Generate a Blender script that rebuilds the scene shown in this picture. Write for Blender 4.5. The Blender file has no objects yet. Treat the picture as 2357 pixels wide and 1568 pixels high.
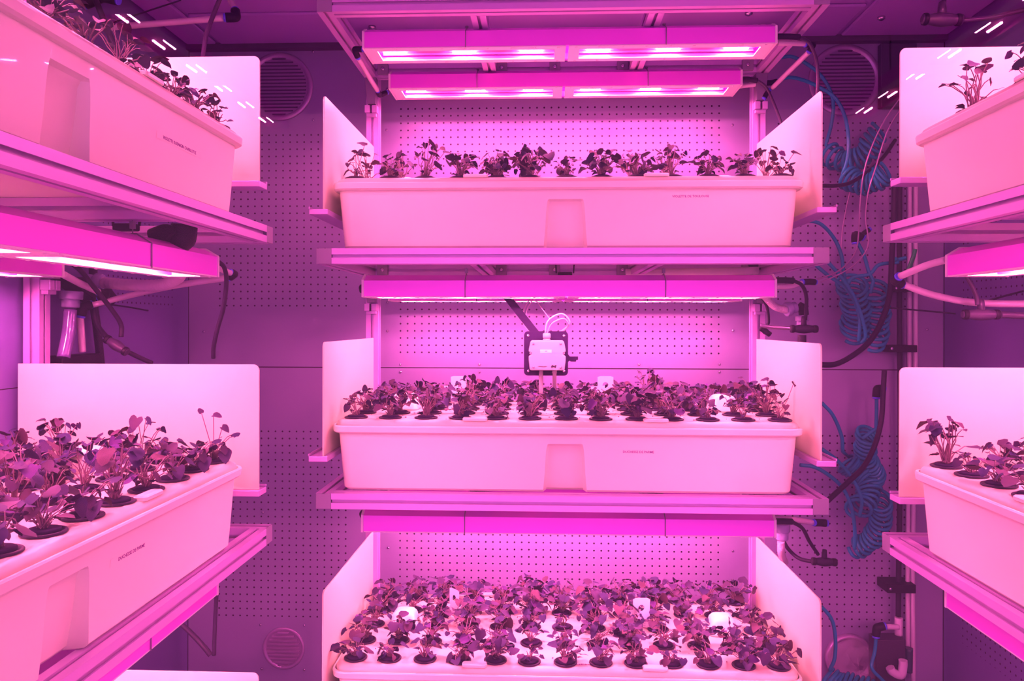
import bpy, math, random
from mathutils import Vector, Matrix
random.seed(7)
SC = bpy.context.scene
COL = SC.collection
R = math.radians
W0, H0, F = 2357.0, 1568.0, 1745.0
TH = math.atan(71.5 / F)          # camera looks slightly left of the room's depth axis
CZ = 1.5                          # eye height
HY = 745.0                        # image row of the horizon

# ------------------------------------------------------------------ measuring helpers
def tx(px): return math.tan(math.atan((px - W0 / 2) / F) - TH)
def D(X, Y): return -X * -math.sin(TH) * -1 + Y * math.cos(TH) if False else (-X * math.sin(TH) + Y * math.cos(TH))
def at(px, py, Y):
    """room point standing at depth Y seen at that place of the photograph"""
    X = tx(px) * Y
    return Vector((X, Y, CZ + (HY - py) / F * D(X, Y)))
def atx(px, py, X):
    Y = X / tx(px)
    return Vector((X, Y, CZ + (HY - py) / F * D(X, Y)))

# ------------------------------------------------------------------ materials
MATS = {}
def mat(name, col, rough=0.5, metal=0.0, spec=0.5, noise=0.0, nscale=20.0, bump=0.0, trans=0.0, alpha=1.0, coat=0.0):
    m = bpy.data.materials.new(name); m.use_nodes = True
    nt = m.node_tree; b = nt.nodes['Principled BSDF']
    b.inputs['Roughness'].default_value = rough
    b.inputs['Metallic'].default_value = metal
    b.inputs['Specular IOR Level'].default_value = spec
    b.inputs['Transmission Weight'].default_value = trans
    b.inputs['Alpha'].default_value = alpha
    b.inputs['Coat Weight'].default_value = coat
    b.inputs['Base Color'].default_value = (*col, 1)
    if noise or bump:
        tc = nt.nodes.new('ShaderNodeTexCoord'); nz = nt.nodes.new('ShaderNodeTexNoise')
        nz.inputs['Scale'].default_value = nscale; nz.inputs['Detail'].default_value = 3
        nt.links.new(tc.outputs['Object'], nz.inputs['Vector'])
        if noise:
            mx = nt.nodes.new('ShaderNodeMix'); mx.data_type = 'RGBA'
            mx.inputs['A'].default_value = (*[c * (1 - noise) for c in col], 1)
            mx.inputs['B'].default_value = (*[min(1, c * (1 + noise)) for c in col], 1)
            nt.links.new(nz.outputs['Fac'], mx.inputs['Factor']); nt.links.new(mx.outputs['Result'], b.inputs['Base Color'])
        if bump:
            bp = nt.nodes.new('ShaderNodeBump'); bp.inputs['Strength'].default_value = bump; bp.inputs['Distance'].default_value = 0.002
            nt.links.new(nz.outputs['Fac'], bp.inputs['Height']); nt.links.new(bp.outputs['Normal'], b.inputs['Normal'])
    MATS[name] = m
    return m
def emis(name, col, s):
    m = bpy.data.materials.new(name); m.use_nodes = True; nt = m.node_tree
    nt.nodes.remove(nt.nodes['Principled BSDF']); e = nt.nodes.new('ShaderNodeEmission')
    e.inputs['Color'].default_value = (*col, 1); e.inputs['Strength'].default_value = s
    nt.links.new(e.outputs[0], nt.nodes['Material Output'].inputs['Surface'])
    MATS[name] = m; return m

LED_COL = (1.0, 0.135, 0.40)
LED_S = 880.0
WHITE = mat('white_plastic', (.80, .90, .66), .38, noise=.03, nscale=9, coat=.15)
LIDM = mat('white_lid', (.64, .66, .46), .4, noise=.05, nscale=30)
BOARD = mat('white_board', (.64, .70, .46), .33, noise=.01, nscale=3)
ALU = mat('anodised_aluminium', (.62, .40, .74), .42, metal=.35, noise=.03, nscale=60)
ALUD = mat('aluminium_slot', (.30, .26, .34), .5, metal=.4)
CAPM = mat('grey_end_cap', (.24, .22, .30), .55, noise=.04)
GUS = mat('grey_bracket', (.20, .18, .26), .5, metal=.3)
STEEL = mat('steel_screw', (.6, .55, .65), .2, metal=1.0)
BLACK = mat('black_plastic', (.010, .007, .016), .5, spec=.15)
RUB = mat('black_rubber', (.016, .011, .03), .5, spec=.2)
FOAM = mat('black_foam', (.016, .010, .035), .9, spec=.1, noise=.3, nscale=200, bump=.3)
BLUE = mat('blue_hose', (.005, .27, .33), .25, spec=.4)
COLLAR = mat('blue_collar', (.10, .10, .85), .35)
PIPE = mat('white_tube', (.62, .50, .62), .3, coat=.3)
PIPED = mat('white_pipe_dull', (.55, .50, .62), .4)
UNION = mat('grey_union', (.26, .24, .42), .45)
CLEAR = mat('clear_hose', (.16, .10, .30), .15, coat=.6)
THIN = mat('clear_thin_tube', (.30, .22, .34), .2, coat=.5)
GREYC = mat('grey_cable', (.045, .03, .07), .35, spec=.4)
INK = mat('purple_ink', (.16, .004, .22), .7)
CARD = mat('white_card', (.85, .82, .80), .6)
SACH = mat('pink_sachet', (.55, .28, .45), .6)
CEIL = mat('ceiling_metal', (.36, .20, .60), .6, noise=.03, nscale=4)
FLOOR = mat('floor_grey', (.2, .18, .22), .6, noise=.1)
SENS = mat('sensor_white', (.42, .42, .42), .4)
PLATE = mat('black_plate', (.018, .010, .045), .6, spec=.12)
CRUMB = mat('soil_crumb', (.22, .08, .12), .9)
GREEN = mat('green_tube', (.01, .25, .08), .3)
LED = emis('led_light', LED_COL, LED_S)
STEM = mat('violet_stem', (.20, .12, .15), .5, noise=.3, nscale=50)
HOUS = mat('lamp_housing', (.90, .12, .95), .4, metal=.3)
FRAME = mat('lamp_frame', (.8, .72, .8), .35)
REFL = mat('lamp_reflector', (.30, .10, .30), .4)

def leaf_mat(name, cols):
    m = bpy.data.materials.new(name); m.use_nodes = True; nt = m.node_tree; b = nt.nodes['Principled BSDF']
    g = nt.nodes.new('ShaderNodeNewGeometry'); cr = nt.nodes.new('ShaderNodeValToRGB')
    cr.color_ramp.interpolation = 'LINEAR'
    els = cr.color_ramp.elements
    while len(els) < len(cols): els.new(.5)
    for i, (p, c) in enumerate(cols): els[i].position = p; els[i].color = (*c, 1)
    nt.links.new(g.outputs['Random Per Island'], cr.inputs['Fac'])
    tc = nt.nodes.new('ShaderNodeTexCoord'); nz = nt.nodes.new('ShaderNodeTexNoise'); nz.inputs['Scale'].default_value = 90
    nt.links.new(tc.outputs['Object'], nz.inputs['Vector'])
    mx = nt.nodes.new('ShaderNodeMix'); mx.data_type = 'RGBA'; mx.blend_type = 'MULTIPLY'; mx.inputs['Factor'].default_value = .35
    nt.links.new(cr.outputs['Color'], mx.inputs['A']); nt.links.new(nz.outputs['Color'], mx.inputs['B'])
    nt.links.new(mx.outputs['Result'], b.inputs['Base Color'])
    b.inputs['Roughness'].default_value = .55; b.inputs['Specular IOR Level'].default_value = .12
    return m
LEAF = leaf_mat('violet_leaf', [(0, (.018, .024, .065)), (.3, (.030, .028, .08)), (.52, (.044, .032, .08)), (.76, (.060, .040, .075)), (.87, (.085, .050, .065)), (.94, (.07, .02, .20)), (1, (.13, .065, .075))])

# perforated wall: dark round holes on a 25 mm grid inside given rectangles, thin dark joints
def wall_mat(name, col, ax, rects, hx, hz, joints):
    m = bpy.data.materials.new(name); m.use_nodes = True; nt = m.node_tree; b = nt.nodes['Principled BSDF']
    L = nt.links
    def math_(op, a, c=None):
        n = nt.nodes.new('ShaderNodeMath'); n.operation = op
        for i, v in enumerate((a, c)):
            if v is None: continue
            if isinstance(v, (int, float)): n.inputs[i].default_value = v
            else: L.new(v, n.inputs[i])
        return n.outputs[0]
    tc = nt.nodes.new('ShaderNodeTexCoord'); sp = nt.nodes.new('ShaderNodeSeparateXYZ'); L.new(tc.outputs['Object'], sp.inputs[0])
    u = sp.outputs[ax]; v = sp.outputs['Z']
    def cell(a, off):
        t = math_('DIVIDE', math_('SUBTRACT', a, off), .025)
        return math_('MULTIPLY', math_('SUBTRACT', t, math_('ROUND', t)), .025)
    mask = None
    for (u0, u1, v0, v1, uo, vo) in rects:
        du = cell(u, uo); dv = cell(v, vo)
        d = math_('SQRT', math_('ADD', math_('MULTIPLY', du, du), math_('MULTIPLY', dv, dv)))
        h = math_('LESS_THAN', d, .0031)
        for t in (math_('GREATER_THAN', u, u0), math_('LESS_THAN', u, u1), math_('GREATER_THAN', v, v0), math_('LESS_THAN', v, v1)):
            h = math_('MULTIPLY', h, t)
        mask = h if mask is None else math_('MAXIMUM', mask, h)
    for (axis, pos, wd) in joints:
        h = math_('LESS_THAN', math_('ABSOLUTE', math_('SUBTRACT', v if axis == 'h' else u, pos)), wd)
        mask = h if mask is None else math_('MAXIMUM', mask, h)
    nz = nt.nodes.new('ShaderNodeTexNoise'); nz.inputs['Scale'].default_value = 3; L.new(tc.outputs['Object'], nz.inputs['Vector'])
    mx0 = nt.nodes.new('ShaderNodeMix'); mx0.data_type = 'RGBA'
    mx0.inputs['A'].default_value = (*[c * .94 for c in col], 1); mx0.inputs['B'].default_value = (*[c * 1.06 for c in col], 1)
    L.new(nz.outputs['Fac'], mx0.inputs['Factor'])
    mx = nt.nodes.new('ShaderNodeMix'); mx.data_type = 'RGBA'
    L.new(mx0.outputs['Result'], mx.inputs['A']); mx.inputs['B'].default_value = (.008, .006, .014, 1)
    L.new(mask, mx.inputs['Factor']); L.new(mx.outputs['Result'], b.inputs['Base Color'])
    b.inputs['Roughness'].default_value = .5; b.inputs['Metallic'].default_value = .15
    return m

# ------------------------------------------------------------------ mesh builder
class MB:
    def __init__(s): s.v = []; s.f = []; s.sm = []
    def add(s, vs, fs, smooth=False):
        n = len(s.v); s.v += [tuple(p) for p in vs]; s.f += [tuple(i + n for i in f) for f in fs]; s.sm += [smooth] * len(fs); return s
    def box(s, x0, x1, y0, y1, z0, z1):
        x0, x1 = min(x0, x1), max(x0, x1); y0, y1 = min(y0, y1), max(y0, y1); z0, z1 = min(z0, z1), max(z0, z1)
        return s.add([(x0, y0, z0), (x1, y0, z0), (x1, y1, z0), (x0, y1, z0), (x0, y0, z1), (x1, y0, z1), (x1, y1, z1), (x0, y1, z1)],
                     [(0, 3, 2, 1), (4, 5, 6, 7), (0, 1, 5, 4), (1, 2, 6, 5), (2, 3, 7, 6), (3, 0, 4, 7)])
    def prism(s, poly, o, u, v, w, smooth=False):
        """polygon (a,b) in the plane u,v at origin o pushed along w"""
        o, u, v, w = map(Vector, (o, u, v, w)); n = len(poly)
        a = [o + u * p[0] + v * p[1] for p in poly]; b = [p + w for p in a]
        s.add(a + b, [(i, (i + 1) % n, (i + 1) % n + n, i + n) for i in range(n)], smooth)
        k = len(s.v) - 2 * n
        s.f += [tuple(range(k + n - 1, k - 1, -1)), tuple(range(k + n, k + 2 * n))]; s.sm += [False, False]
        return s
    def tube(s, pts, r, n=8, caps=True):
        pts = [Vector(p) for p in pts]; rs = r if isinstance(r, (list, tuple)) else [r] * len(pts)
        t0 = (pts[1] - pts[0]).normalized(); up = Vector((0, 0, 1)) if abs(t0.z) < .9 else Vector((1, 0, 0))
        a = t0.cross(up).normalized(); rings = []
        for i, p in enumerate(pts):
            t = (pts[min(i + 1, len(pts) - 1)] - pts[max(i - 1, 0)])
            t = t.normalized() if t.length > 1e-9 else t0
            a = (a - t * a.dot(t)); a = a.normalized() if a.length > 1e-6 else t.orthogonal().normalized(); b = t.cross(a)
            rings.append([p + (a * math.cos(2 * math.pi * k / n) + b * math.sin(2 * math.pi * k / n)) * rs[i] for k in range(n)])
        vs = [q for rg in rings for q in rg]
        fs = [(i * n + k, i * n + (k + 1) % n, (i + 1) * n + (k + 1) % n, (i + 1) * n + k) for i in range(len(pts) - 1) for k in range(n)]
        s.add(vs, fs, True)
        if caps:
            k = len(s.v) - len(vs); s.f += [tuple(range(k + n - 1, k - 1, -1)), tuple(range(k + len(vs) - n, k + len(vs)))]; s.sm += [False, False]
        return s
    def cyl(s, p0, p1, r0, r1=None, n=20):
        return s.tube([p0, p1], [r0, r0 if r1 is None else r1], n)
    def lathe(s, prof, n=24, o=(0, 0, 0), ax=(0, 0, 1)):
        q = Vector((0, 0, 1)).rotation_difference(Vector(ax)); o = Vector(o)
        vs = [o + q @ Vector((r * math.cos(2 * math.pi * k / n), r * math.sin(2 * math.pi * k / n), z)) for r, z in prof for k in range(n)]
        fs = [(i * n + k, i * n + (k + 1) % n, (i + 1) * n + (k + 1) % n, (i + 1) * n + k) for i in range(len(prof) - 1) for k in range(n)]
        s.add(vs, fs, True)
        k = len(s.v) - len(vs); s.f += [tuple(range(k + n - 1, k - 1, -1)), tuple(range(k + len(vs) - n, k + len(vs)))]; s.sm += [False, False]
        return s
    def loft(s, rings, smooth=True, caps=True):
        n = len(rings[0]); vs = [p for r in rings for p in r]
        fs = [(i * n + k, i * n + (k + 1) % n, (i + 1) * n + (k + 1) % n, (i + 1) * n + k) for i in range(len(rings) - 1) for k in range(n)]
        s.add(vs, fs, smooth)
        if caps:
            k = len(s.v) - len(vs); s.f += [tuple(range(k + n - 1, k - 1, -1)), tuple(range(k + len(vs) - n, k + len(vs)))]; s.sm += [False, False]
        return s
    def mesh(s, name, m):
        me = bpy.data.meshes.new(name); me.from_pydata(s.v, [], s.f); me.polygons.foreach_set('use_smooth', s.sm)
        me.materials.append(m); me.update()
        if getattr(s, 'sharp', 0): me.set_sharp_from_angle(angle=R(s.sharp))
        return me
    def build(s, name, m, parent=None, bevel=0, origin=None):
        if origin is not None:
            o_ = Vector(origin); s.v = [tuple(Vector(p) - o_) for p in s.v]
        o = bpy.data.objects.new(name, s.mesh(name, m)); COL.objects.link(o)
        if origin is not None: o.location = origin
        if parent: o.parent = parent
        if bevel:
            b = o.modifiers.new('bevel', 'BEVEL'); b.width = bevel; b.segments = 2; b.limit_method = 'ANGLE'; b.angle_limit = R(40)
            b.harden_normals = False
        return o
def tag(o, label, cat, group=None, kind=None):
    if label: o['label'] = label
    if cat: o['category'] = cat
    if group: o['group'] = group
    if kind: o['kind'] = kind
    return o
def empty(name, label, cat, loc=(0, 0, 0), rot=0.0, group=None):
    o = bpy.data.objects.new(name, None); COL.objects.link(o); o.location = loc; o.rotation_euler = (0, 0, rot); o.empty_display_size = .05
    return tag(o, label, cat, group)
def spline(pts, k=8):
    pts = [Vector(p) for p in pts]; P = [2 * pts[0] - pts[1]] + pts + [2 * pts[-1] - pts[-2]]; out = []
    for i in range(1, len(P) - 2):
        for j in range(k):
            t = j / k; a, b, c, d = P[i - 1:i + 3]
            out.append(.5 * ((2 * b) + (c - a) * t + (2 * a - 5 * b + 4 * c - d) * t * t + (3 * b - a - 3 * c + d) * t ** 3))
    return out + [pts[-1]]
def helix(path, rad, turns, k=16, lean=.75):
    ps = spline(path, 12); n = turns * k; out = []
    L = [0]
    for i in range(1, len(ps)): L.append(L[-1] + (ps[i] - ps[i - 1]).length)
    a = None
    for j in range(n + 1):
        s = L[-1] * j / n; i = 0
        while i < len(ps) - 2 and L[i + 1] < s: i += 1
        f = (s - L[i]) / max(1e-9, L[i + 1] - L[i]); p = ps[i].lerp(ps[i + 1], f); t = (ps[i + 1] - ps[i]).normalized()
        if a is None: a = t.orthogonal().normalized()
        a = (a - t * a.dot(t)).normalized(); b = t.cross(a); w = 2 * math.pi * j / k
        q = 1 + .10 * math.sin(j * .11); out.append(p + (a * math.cos(w) + b * math.sin(w)) * rad * q + t * rad * lean * math.cos(w + .6))
    return out
def rrect(hx, hy, r, z, notch=0.0, n1=.045, n2=.055, k=6):
    """rounded rectangle ring, the two long sides may dent inwards in the middle"""
    P = []
    def corner(cx, cy, a0):
        for i in range(k + 1):
            a = a0 + (math.pi / 2) * i / k; P.append((cx + r * math.cos(a), cy + r * math.sin(a), z))
    corner(-hx + r, -hy + r, math.pi)
    for x, d in ((-n2 - .03, 0), (-n2, 0), (-(n1 + n2) / 2, .5), (-n1, 1), (0, 1), (n1, 1), ((n1 + n2) / 2, .5), (n2, 0), (n2 + .03, 0)): P.append((x, -hy + notch * d, z))
    corner(hx - r, -hy + r, -math.pi / 2)
    corner(hx - r, hy - r, 0)
    for x, d in ((n2 + .03, 0), (n2, 0), ((n1 + n2) / 2, .5), (n1, 1), (0, 1), (-n1, 1), (-(n1 + n2) / 2, .5), (-n2, 0), (-n2 - .03, 0)): P.append((x, hy - notch * d, z))
    corner(-hx + r, hy - r, math.pi / 2)
    return P
def text_mesh(name, body, size, m, parent, loc, rot, align='LEFT', shear=0, bold=0.0, depth=.0003):
    cu = bpy.data.curves.new('t', 'FONT'); cu.body = body; cu.size = size; cu.align_x = align; cu.align_y = 'CENTER'; cu.shear = shear; cu.offset = bold; cu.extrude = depth
    cu.resolution_u = 2
    t = bpy.data.objects.new('t', cu); COL.objects.link(t); dg = bpy.context.evaluated_depsgraph_get()
    me = bpy.data.meshes.new_from_object(t.evaluated_get(dg)); bpy.data.objects.remove(t); bpy.data.curves.remove(cu)
    me.name = name; me.materials.clear(); me.materials.append(m)
    o = bpy.data.objects.new(name, me); COL.objects.link(o); o.parent = parent; o.location = loc; o.rotation_euler = rot
    return o

# ------------------------------------------------------------------ room shell
XL, XR, YB, ZC = -1.249, 1.356, 2.63, CZ + .978
def quad_wall(name, verts, m):
    b = MB(); b.add(verts[:4], [(0, 1, 2, 3)]); o = b.build(name, m); tag(o, None, None, kind='structure'); return o
c_rects = [(-.51, .62, CZ - .113, CZ + .765, -.4975, CZ + .0738), (-.51, .62, CZ - 1.3, CZ - .197, -.4975, CZ - .2095),
           (-1.16, -.68, CZ + .05, CZ + .672, -.6895, CZ + .061), (-1.16, -.68, CZ - 1.033, CZ - .37, -.6895, CZ - .381),
           (.79, 1.24, CZ + .05, CZ + .70, 1.229, CZ + .061), (.79, 1.24, CZ - 1.033, CZ - .37, 1.229, CZ - .381)]
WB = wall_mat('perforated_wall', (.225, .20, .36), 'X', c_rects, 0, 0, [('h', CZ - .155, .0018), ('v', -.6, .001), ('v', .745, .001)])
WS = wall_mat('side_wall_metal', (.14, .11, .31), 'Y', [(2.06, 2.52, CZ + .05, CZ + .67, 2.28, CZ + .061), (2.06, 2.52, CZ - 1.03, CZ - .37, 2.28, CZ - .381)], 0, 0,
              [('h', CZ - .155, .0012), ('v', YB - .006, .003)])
T = .05
b = MB().box(XL - T, XR + T, YB, YB + T, 0, ZC + T); wall_back = b.build('wall_back', WB); tag(wall_back, None, None, kind='structure')
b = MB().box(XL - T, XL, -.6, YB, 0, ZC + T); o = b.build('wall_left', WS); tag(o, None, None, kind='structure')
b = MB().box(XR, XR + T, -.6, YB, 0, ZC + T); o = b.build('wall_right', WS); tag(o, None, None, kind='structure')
b = MB().box(XL, XR, -2.9, YB, ZC, ZC + T); ceiling = b.build('ceiling', CEIL); tag(ceiling, None, None, kind='structure')
b = MB().box(XL - T, XR + T, -.6, YB + T, -T, 0); o = b.build('floor', FLOOR); tag(o, None, None, kind='structure')
# raised ceiling panels with rounded edges, and the dark gap where ceiling meets wall
b = MB()
for (x0, x1, y0, y1) in ((XL + .13, .98, 2.34, 2.585), (XL + .13, .98, 1.2, 2.325), (XL + .01, XL + .115, .3, 2.585), (.995, XR - .01, .3, 2.585)):
    b.box(x0, x1, y0, y1, ZC - .012, ZC - .0005)
o = b.build('ceiling_panels', CEIL, ceiling, bevel=.008)
b = MB().box(XL, XR, YB - .03, YB, ZC - .022, ZC - .0001); o = b.build('trim_1', mat('dark_trim', (.07, .05, .10), .6)); tag(o, None, None, kind='structure')
b = MB()
for (px, py) in ((855, 47), (1722, 27), (2027, 42)):
    p = at(px, py, 2.0); Y = (ZC - CZ) * F / (HY - py); p = at(px, py, Y)
    b.lathe([(.012, 0), (.012, .006), (.006, .010)], 14, (p.x, p.y, ZC - .012), (0, 0, -1))
b.build('ceiling_bolts', STEEL, ceiling)
# screws in the back wall
def screw(parent, p, r=.0045, ax=(0, -1, 0), name='screw'):
    b = MB().lathe([(r, 0), (r, .001), (r * .75, .0026), (r * .25, .0028)], 10, (0, 0, 0), ax); o = b.build(name, STEEL, parent); o.location = p; return o
for px, py in ((719, 120), (720, 277), (890, 206), (889, 365), (889, 300), (1685, 287), (892, 697), (892, 763), (1686, 693), (1687, 760), (922, 840), (922, 857), (1104, 840), (1104, 857),
               (1471, 839), (1471, 856), (1656, 838), (1656, 855), (469, 765), (895, 1262), (1688, 1268), (1687, 1334), (601, 1440), (702, 1441), (702, 1543), (604, 1541), (2134, 757), (606, 1181), (2025, 1458)):
    p = at(px, py, YB); p.y = YB - .0001; screw(wall_back, p)

# ------------------------------------------------------------------ racks
RL = 1.295; RD = .59; PR = .04
def profile_poly(s=PR, o=.0042, d=.009, w=.009):
    h = s / 2; q = []
    # one side with a T slot, repeated round the square
    side = [(-h, -h), (-o, -h), (-o, -h + .0035), (-w, -h + .0035), (-w, -h + d), (w, -h + d), (w, -h + .0035), (o, -h + .0035), (o, -h)]
    for k in range(4):
        c, s_ = math.cos(k * math.pi / 2), math.sin(k * math.pi / 2)
        q += [(x * c - y * s_, x * s_ + y * c) for x, y in side]
    return q
PP = profile_poly()
def bar(b, p0, p1, axis):
    """slotted square bar from p0 along an axis, p0/p1 are the centre line ends"""
    p0, p1 = Vector(p0), Vector(p1); w = p1 - p0
    if axis == 'x': u, v = (0, 1, 0), (0, 0, 1)
    elif axis == 'y': u, v = (1, 0, 0), (0, 0, 1)
    else: u, v = (1, 0, 0), (0, 1, 0)
    b.prism(PP, p0, u, v, w); return b
RACKS = {'c': (Vector((.066, 1.92, 0)), 0.0), 'l': (Vector((-.65, 1.1525, 0)), R(90)), 'r': (Vector((.79, 1.1525, 0)), R(-90))}
def loc(r, x, y, z):
    o, a = RACKS[r]; return Vector((o.x + x * math.cos(a) - y * math.sin(a), o.y + x * math.sin(a) + y * math.cos(a), z))
TIERS = {'c': [CZ + .838, CZ + .192, CZ - .436, CZ - 1.071], 'l': [CZ + .93, CZ + .23, CZ - .484, CZ - 1.198], 'r': [CZ + .93, CZ + .23, CZ - .484, CZ - 1.198]}
def make_rack(r, label):
    o, a = RACKS[r]; root = empty('shelving_rack', label, 'shelving rack', o, a)
    h = RL / 2
    for sx in (-1, 1):
        b = MB(); bar(b, (sx * (h - PR / 2), RD - PR / 2, 0), (sx * (h - PR / 2), RD - PR / 2, ZC - .013), 'z'); b.build('post', ALU, root)
    for ti, z in enumerate(TIERS[r]):
        zc = z - PR / 2
        b = MB(); bar(b, (-h + PR, PR / 2, zc), (h - PR, PR / 2, zc), 'x'); b.build('front_rail', ALU, root)
        b = MB(); bar(b, (-h + PR, RD - PR * 1.5 - .001, zc), (h - PR, RD - PR * 1.5 - .001, zc), 'x'); b.build('back_rail', ALU, root)
        for sx in (-1, 1):
            x = sx * (h - PR / 2)
            b = MB(); bar(b, (x, .003, zc), (x, RD - PR - .001, zc), 'y'); b.build('side_beam', ALU, root)
            MB().box(x - .0198, x + .0198, 0, .0029, zc - .0198, zc + .0198).build('end_cap', CAPM, root, bevel=.001)
            # tapered bracket and two slot nuts under the beam
            b = MB().prism([(-.019, 0), (.019, 0), (.016, -.085), (-.010, -.085)], (x, RD - PR - .002, z - PR), (sx * -1, 0, 0), (0, 0, 1), (0, -.03, 0)); b.build('bracket', GUS, root, bevel=.001)
            b = MB()
            for q in (-.0115, .0115): b.box(x + q - .0085, x + q + .0085, RD - PR - .026, RD - PR - .001, z - PR - .112, z - PR - .088)
            b.box(x - .016, x + .016, RD - PR - .018, RD - PR - .001, z - PR - .122, z - PR - .112)
            b.build('bolt_block', ALU, root, bevel=.001)
        for x in (-.236, .224):
            b = MB(); bar(b, (x, PR + .001, zc), (x, RD - 2 * PR - .002, zc), 'y'); b.build('middle_beam', ALU, root)
        for x in (-h + .065, -.2, .01 - .04, .225 - .04, h - .07):
            br = MB().box(x - .017, x + .017, RD - PR * 2 - .014, RD - PR * 2 - .002, z - PR + .003, z - .004).build('angle_plate', CAPM, root, bevel=.001)
            b = MB().lathe([(.006, 0), (.006, .002), (.003, .003)], 10, (x, RD - PR * 2 - .0141, zc), (0, -1, 0)); b.build('screw', STEEL, br)
    return root
make_rack('c', 'slotted aluminium rack carrying three stacked trays in the centre of the room')
make_rack('l', 'slotted aluminium rack along the left wall, seen end-on')
make_rack('r', 'slotted aluminium rack along the right wall, seen end-on')

# ------------------------------------------------------------------ white trays with lids
def tub_meshes():
    H = .605
    b = MB(); hx, hy = .585, .262
    rings = [rrect(hx - .02, hy - .02, .02, 0, .028, .048, .056), rrect(hx - .012, hy - .012, .025, .002, .028, .048, .056), rrect(hx - .006, hy - .006, .03, .008, .028, .048, .056)]
    for z, nd, n1 in ((.05, .022, .046), (.09, .018, .044), (.112, .016, .042), (.122, .010, .040), (.127, .001, .038), (.150, 0, .038)):
        f = z / .150; rings.append(rrect(hx - .006 + .012 * f, hy - .006 + .008 * f, .03, z, nd, n1, n1 + .006))
    rings += [rrect(.600, .271, .034, .151), rrect(.6045, .2755, .036, .155), rrect(.6055, .2765, .036, .168), rrect(.604, .275, .035, .171), rrect(.600, .271, .035, .171), rrect(.598, .269, .034, .160)]
    b.loft(rings); b.sharp = 26
    body = b
    l = MB()
    l.loft([rrect(.597, .268, .034, .160), rrect(.597, .268, .034, .174), rrect(.594, .265, .032, .180), rrect(.587, .258, .030, .1845), rrect(.578, .249, .028, .186), rrect(.574, .245, .027, .185), rrect(.3, .12, .02, .185)])
    return body.mesh('tray_body', WHITE), l.mesh('lid', LIDM)
TUBM = tub_meshes()
def dome_mesh():
    b = MB(); r = []
    for f, z in ((1, 0), (.93, .006), (.80, .022), (.70, .030), (.55, .034), (.2, .035)):
        r.append([(x, y, z) for x, y, _ in rrect(.045 * f, .048 * f, .022 * f, 0, 0, .004 * f, .006 * f)])
    # shift the small fixed x offsets inside
    return b.loft([[(x * 1.0, y, z) for x, y, z in q] for q in [[(px_, py_, pz_) for px_, py_, pz_ in rr] for rr in r]])
def simple_rr(hx, hy, r, z, k=5):
    P = []
    for cx, cy, a0 in ((-hx + r, -hy + r, math.pi), (hx - r, -hy + r, -math.pi / 2), (hx - r, hy - r, 0), (-hx + r, hy - r, math.pi / 2)):
        for i in range(k + 1):
            a = a0 + (math.pi / 2) * i / k; P.append((cx + r * math.cos(a), cy + r * math.sin(a), z))
    return P
DOME = MB().loft([simple_rr(.044, .046, .018, 0), simple_rr(.041, .043, .018, .006), simple_rr(.033, .035, .016, .036), simple_rr(.027, .029, .015, .044), simple_rr(.018, .020, .012, .048), simple_rr(.004, .004, .002, .049)]).mesh('hatch_dome', WHITE)
CLIP = MB().loft([simple_rr(.030, .010, .006, 0), simple_rr(.032, .012, .007, .002), simple_rr(.032, .012, .007, .007), simple_rr(.030, .010, .006, .009)], smooth=False).mesh('lid_clip', WHITE)
def place(name, me, parent, l=(0, 0, 0), rz=0):
    o = bpy.data.objects.new(name, me); COL.objects.link(o); o.parent = parent; o.location = l; o.rotation_euler.z = rz; return o
TUBX = {'c': -.009, 'l': .555 + .6 - .6055 - 1.1525 + .03 + .5925, 'r': 0}
TUBX['l'] = 1.04 - 1.1525; TUBX['r'] = -(1.07 - 1.1525)
TUBYS = {'c': .2885, 'l': .2775, 'r': .2775}; TUBY = .2775
LIDZ = .185
def make_tub(r, ti, label, words=None, wx=0, wz=0, wsize=.009, domes=True):
    z = TIERS[r][ti]; o = empty('growing_tray', label, 'tray', loc(r, TUBX[r], TUBYS[r], z + .0005), RACKS[r][1], 'white hydroponic trays on the racks')
    place('tray_body', TUBM[0], o); lid = place('lid', TUBM[1], o)
    for x in (-.232, .232):
        for y, rz in ((-.253, 0), (.253, math.pi)): place('lid_clip', CLIP, o, (x, y, .1835), rz)
    if domes:
        for x in (-.46, .46): place('hatch_dome', DOME, lid, (x, 0, .1848))
    if words:
        # sticker on the slightly leaning front wall
        yy = -(.256 + .008 * wz / .15) - .0004
        s = MB().box(-.022 if True else 0, len(words) * wsize * .66 + .004, -.00008, 0, -wsize * .75, wsize * .75).build('name_sticker', WHITE, o)
        s.location = (wx, yy, wz); s.rotation_euler.x = R(3)
        s['label'] = 'narrow printed name strip'
        text_mesh('lettering', words, wsize, INK, s, (0, -.0003, 0), (R(90), 0, 0), bold=.00006, depth=.0001)
    return o
TT = {}
TT['c1'] = make_tub('c', 1, 'white tray on the upper shelf of the centre rack, marked for Toulouse violets', 'VIOLETTE DE TOULOUSE', .271, .132, .0082)
TT['c2'] = make_tub('c', 2, 'white tray on the middle shelf of the centre rack, below the sensor', 'DUCHESSE DE PARME', .147, .108, .0082)
TT['c3'] = make_tub('c', 3, 'white tray full of violets at the bottom of the centre rack')
TT['l1'] = make_tub('l', 1, 'white tray on the upper shelf of the left rack, seen from below', 'VIOLETTE KOENIGIN CHARLOTTE', .262, .095, .0082)
TT['l2'] = make_tub('l', 2, 'white tray on the lower shelf of the left rack, seen from above', 'DUCHESSE DE PARME', .123, .112, .0082)
TT['r1'] = make_tub('r', 1, 'white tray on the upper shelf of the right rack, cut by the frame')
TT['r2'] = make_tub('r', 2, 'white tray on the lower shelf of the right rack, cut by the frame')
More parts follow.
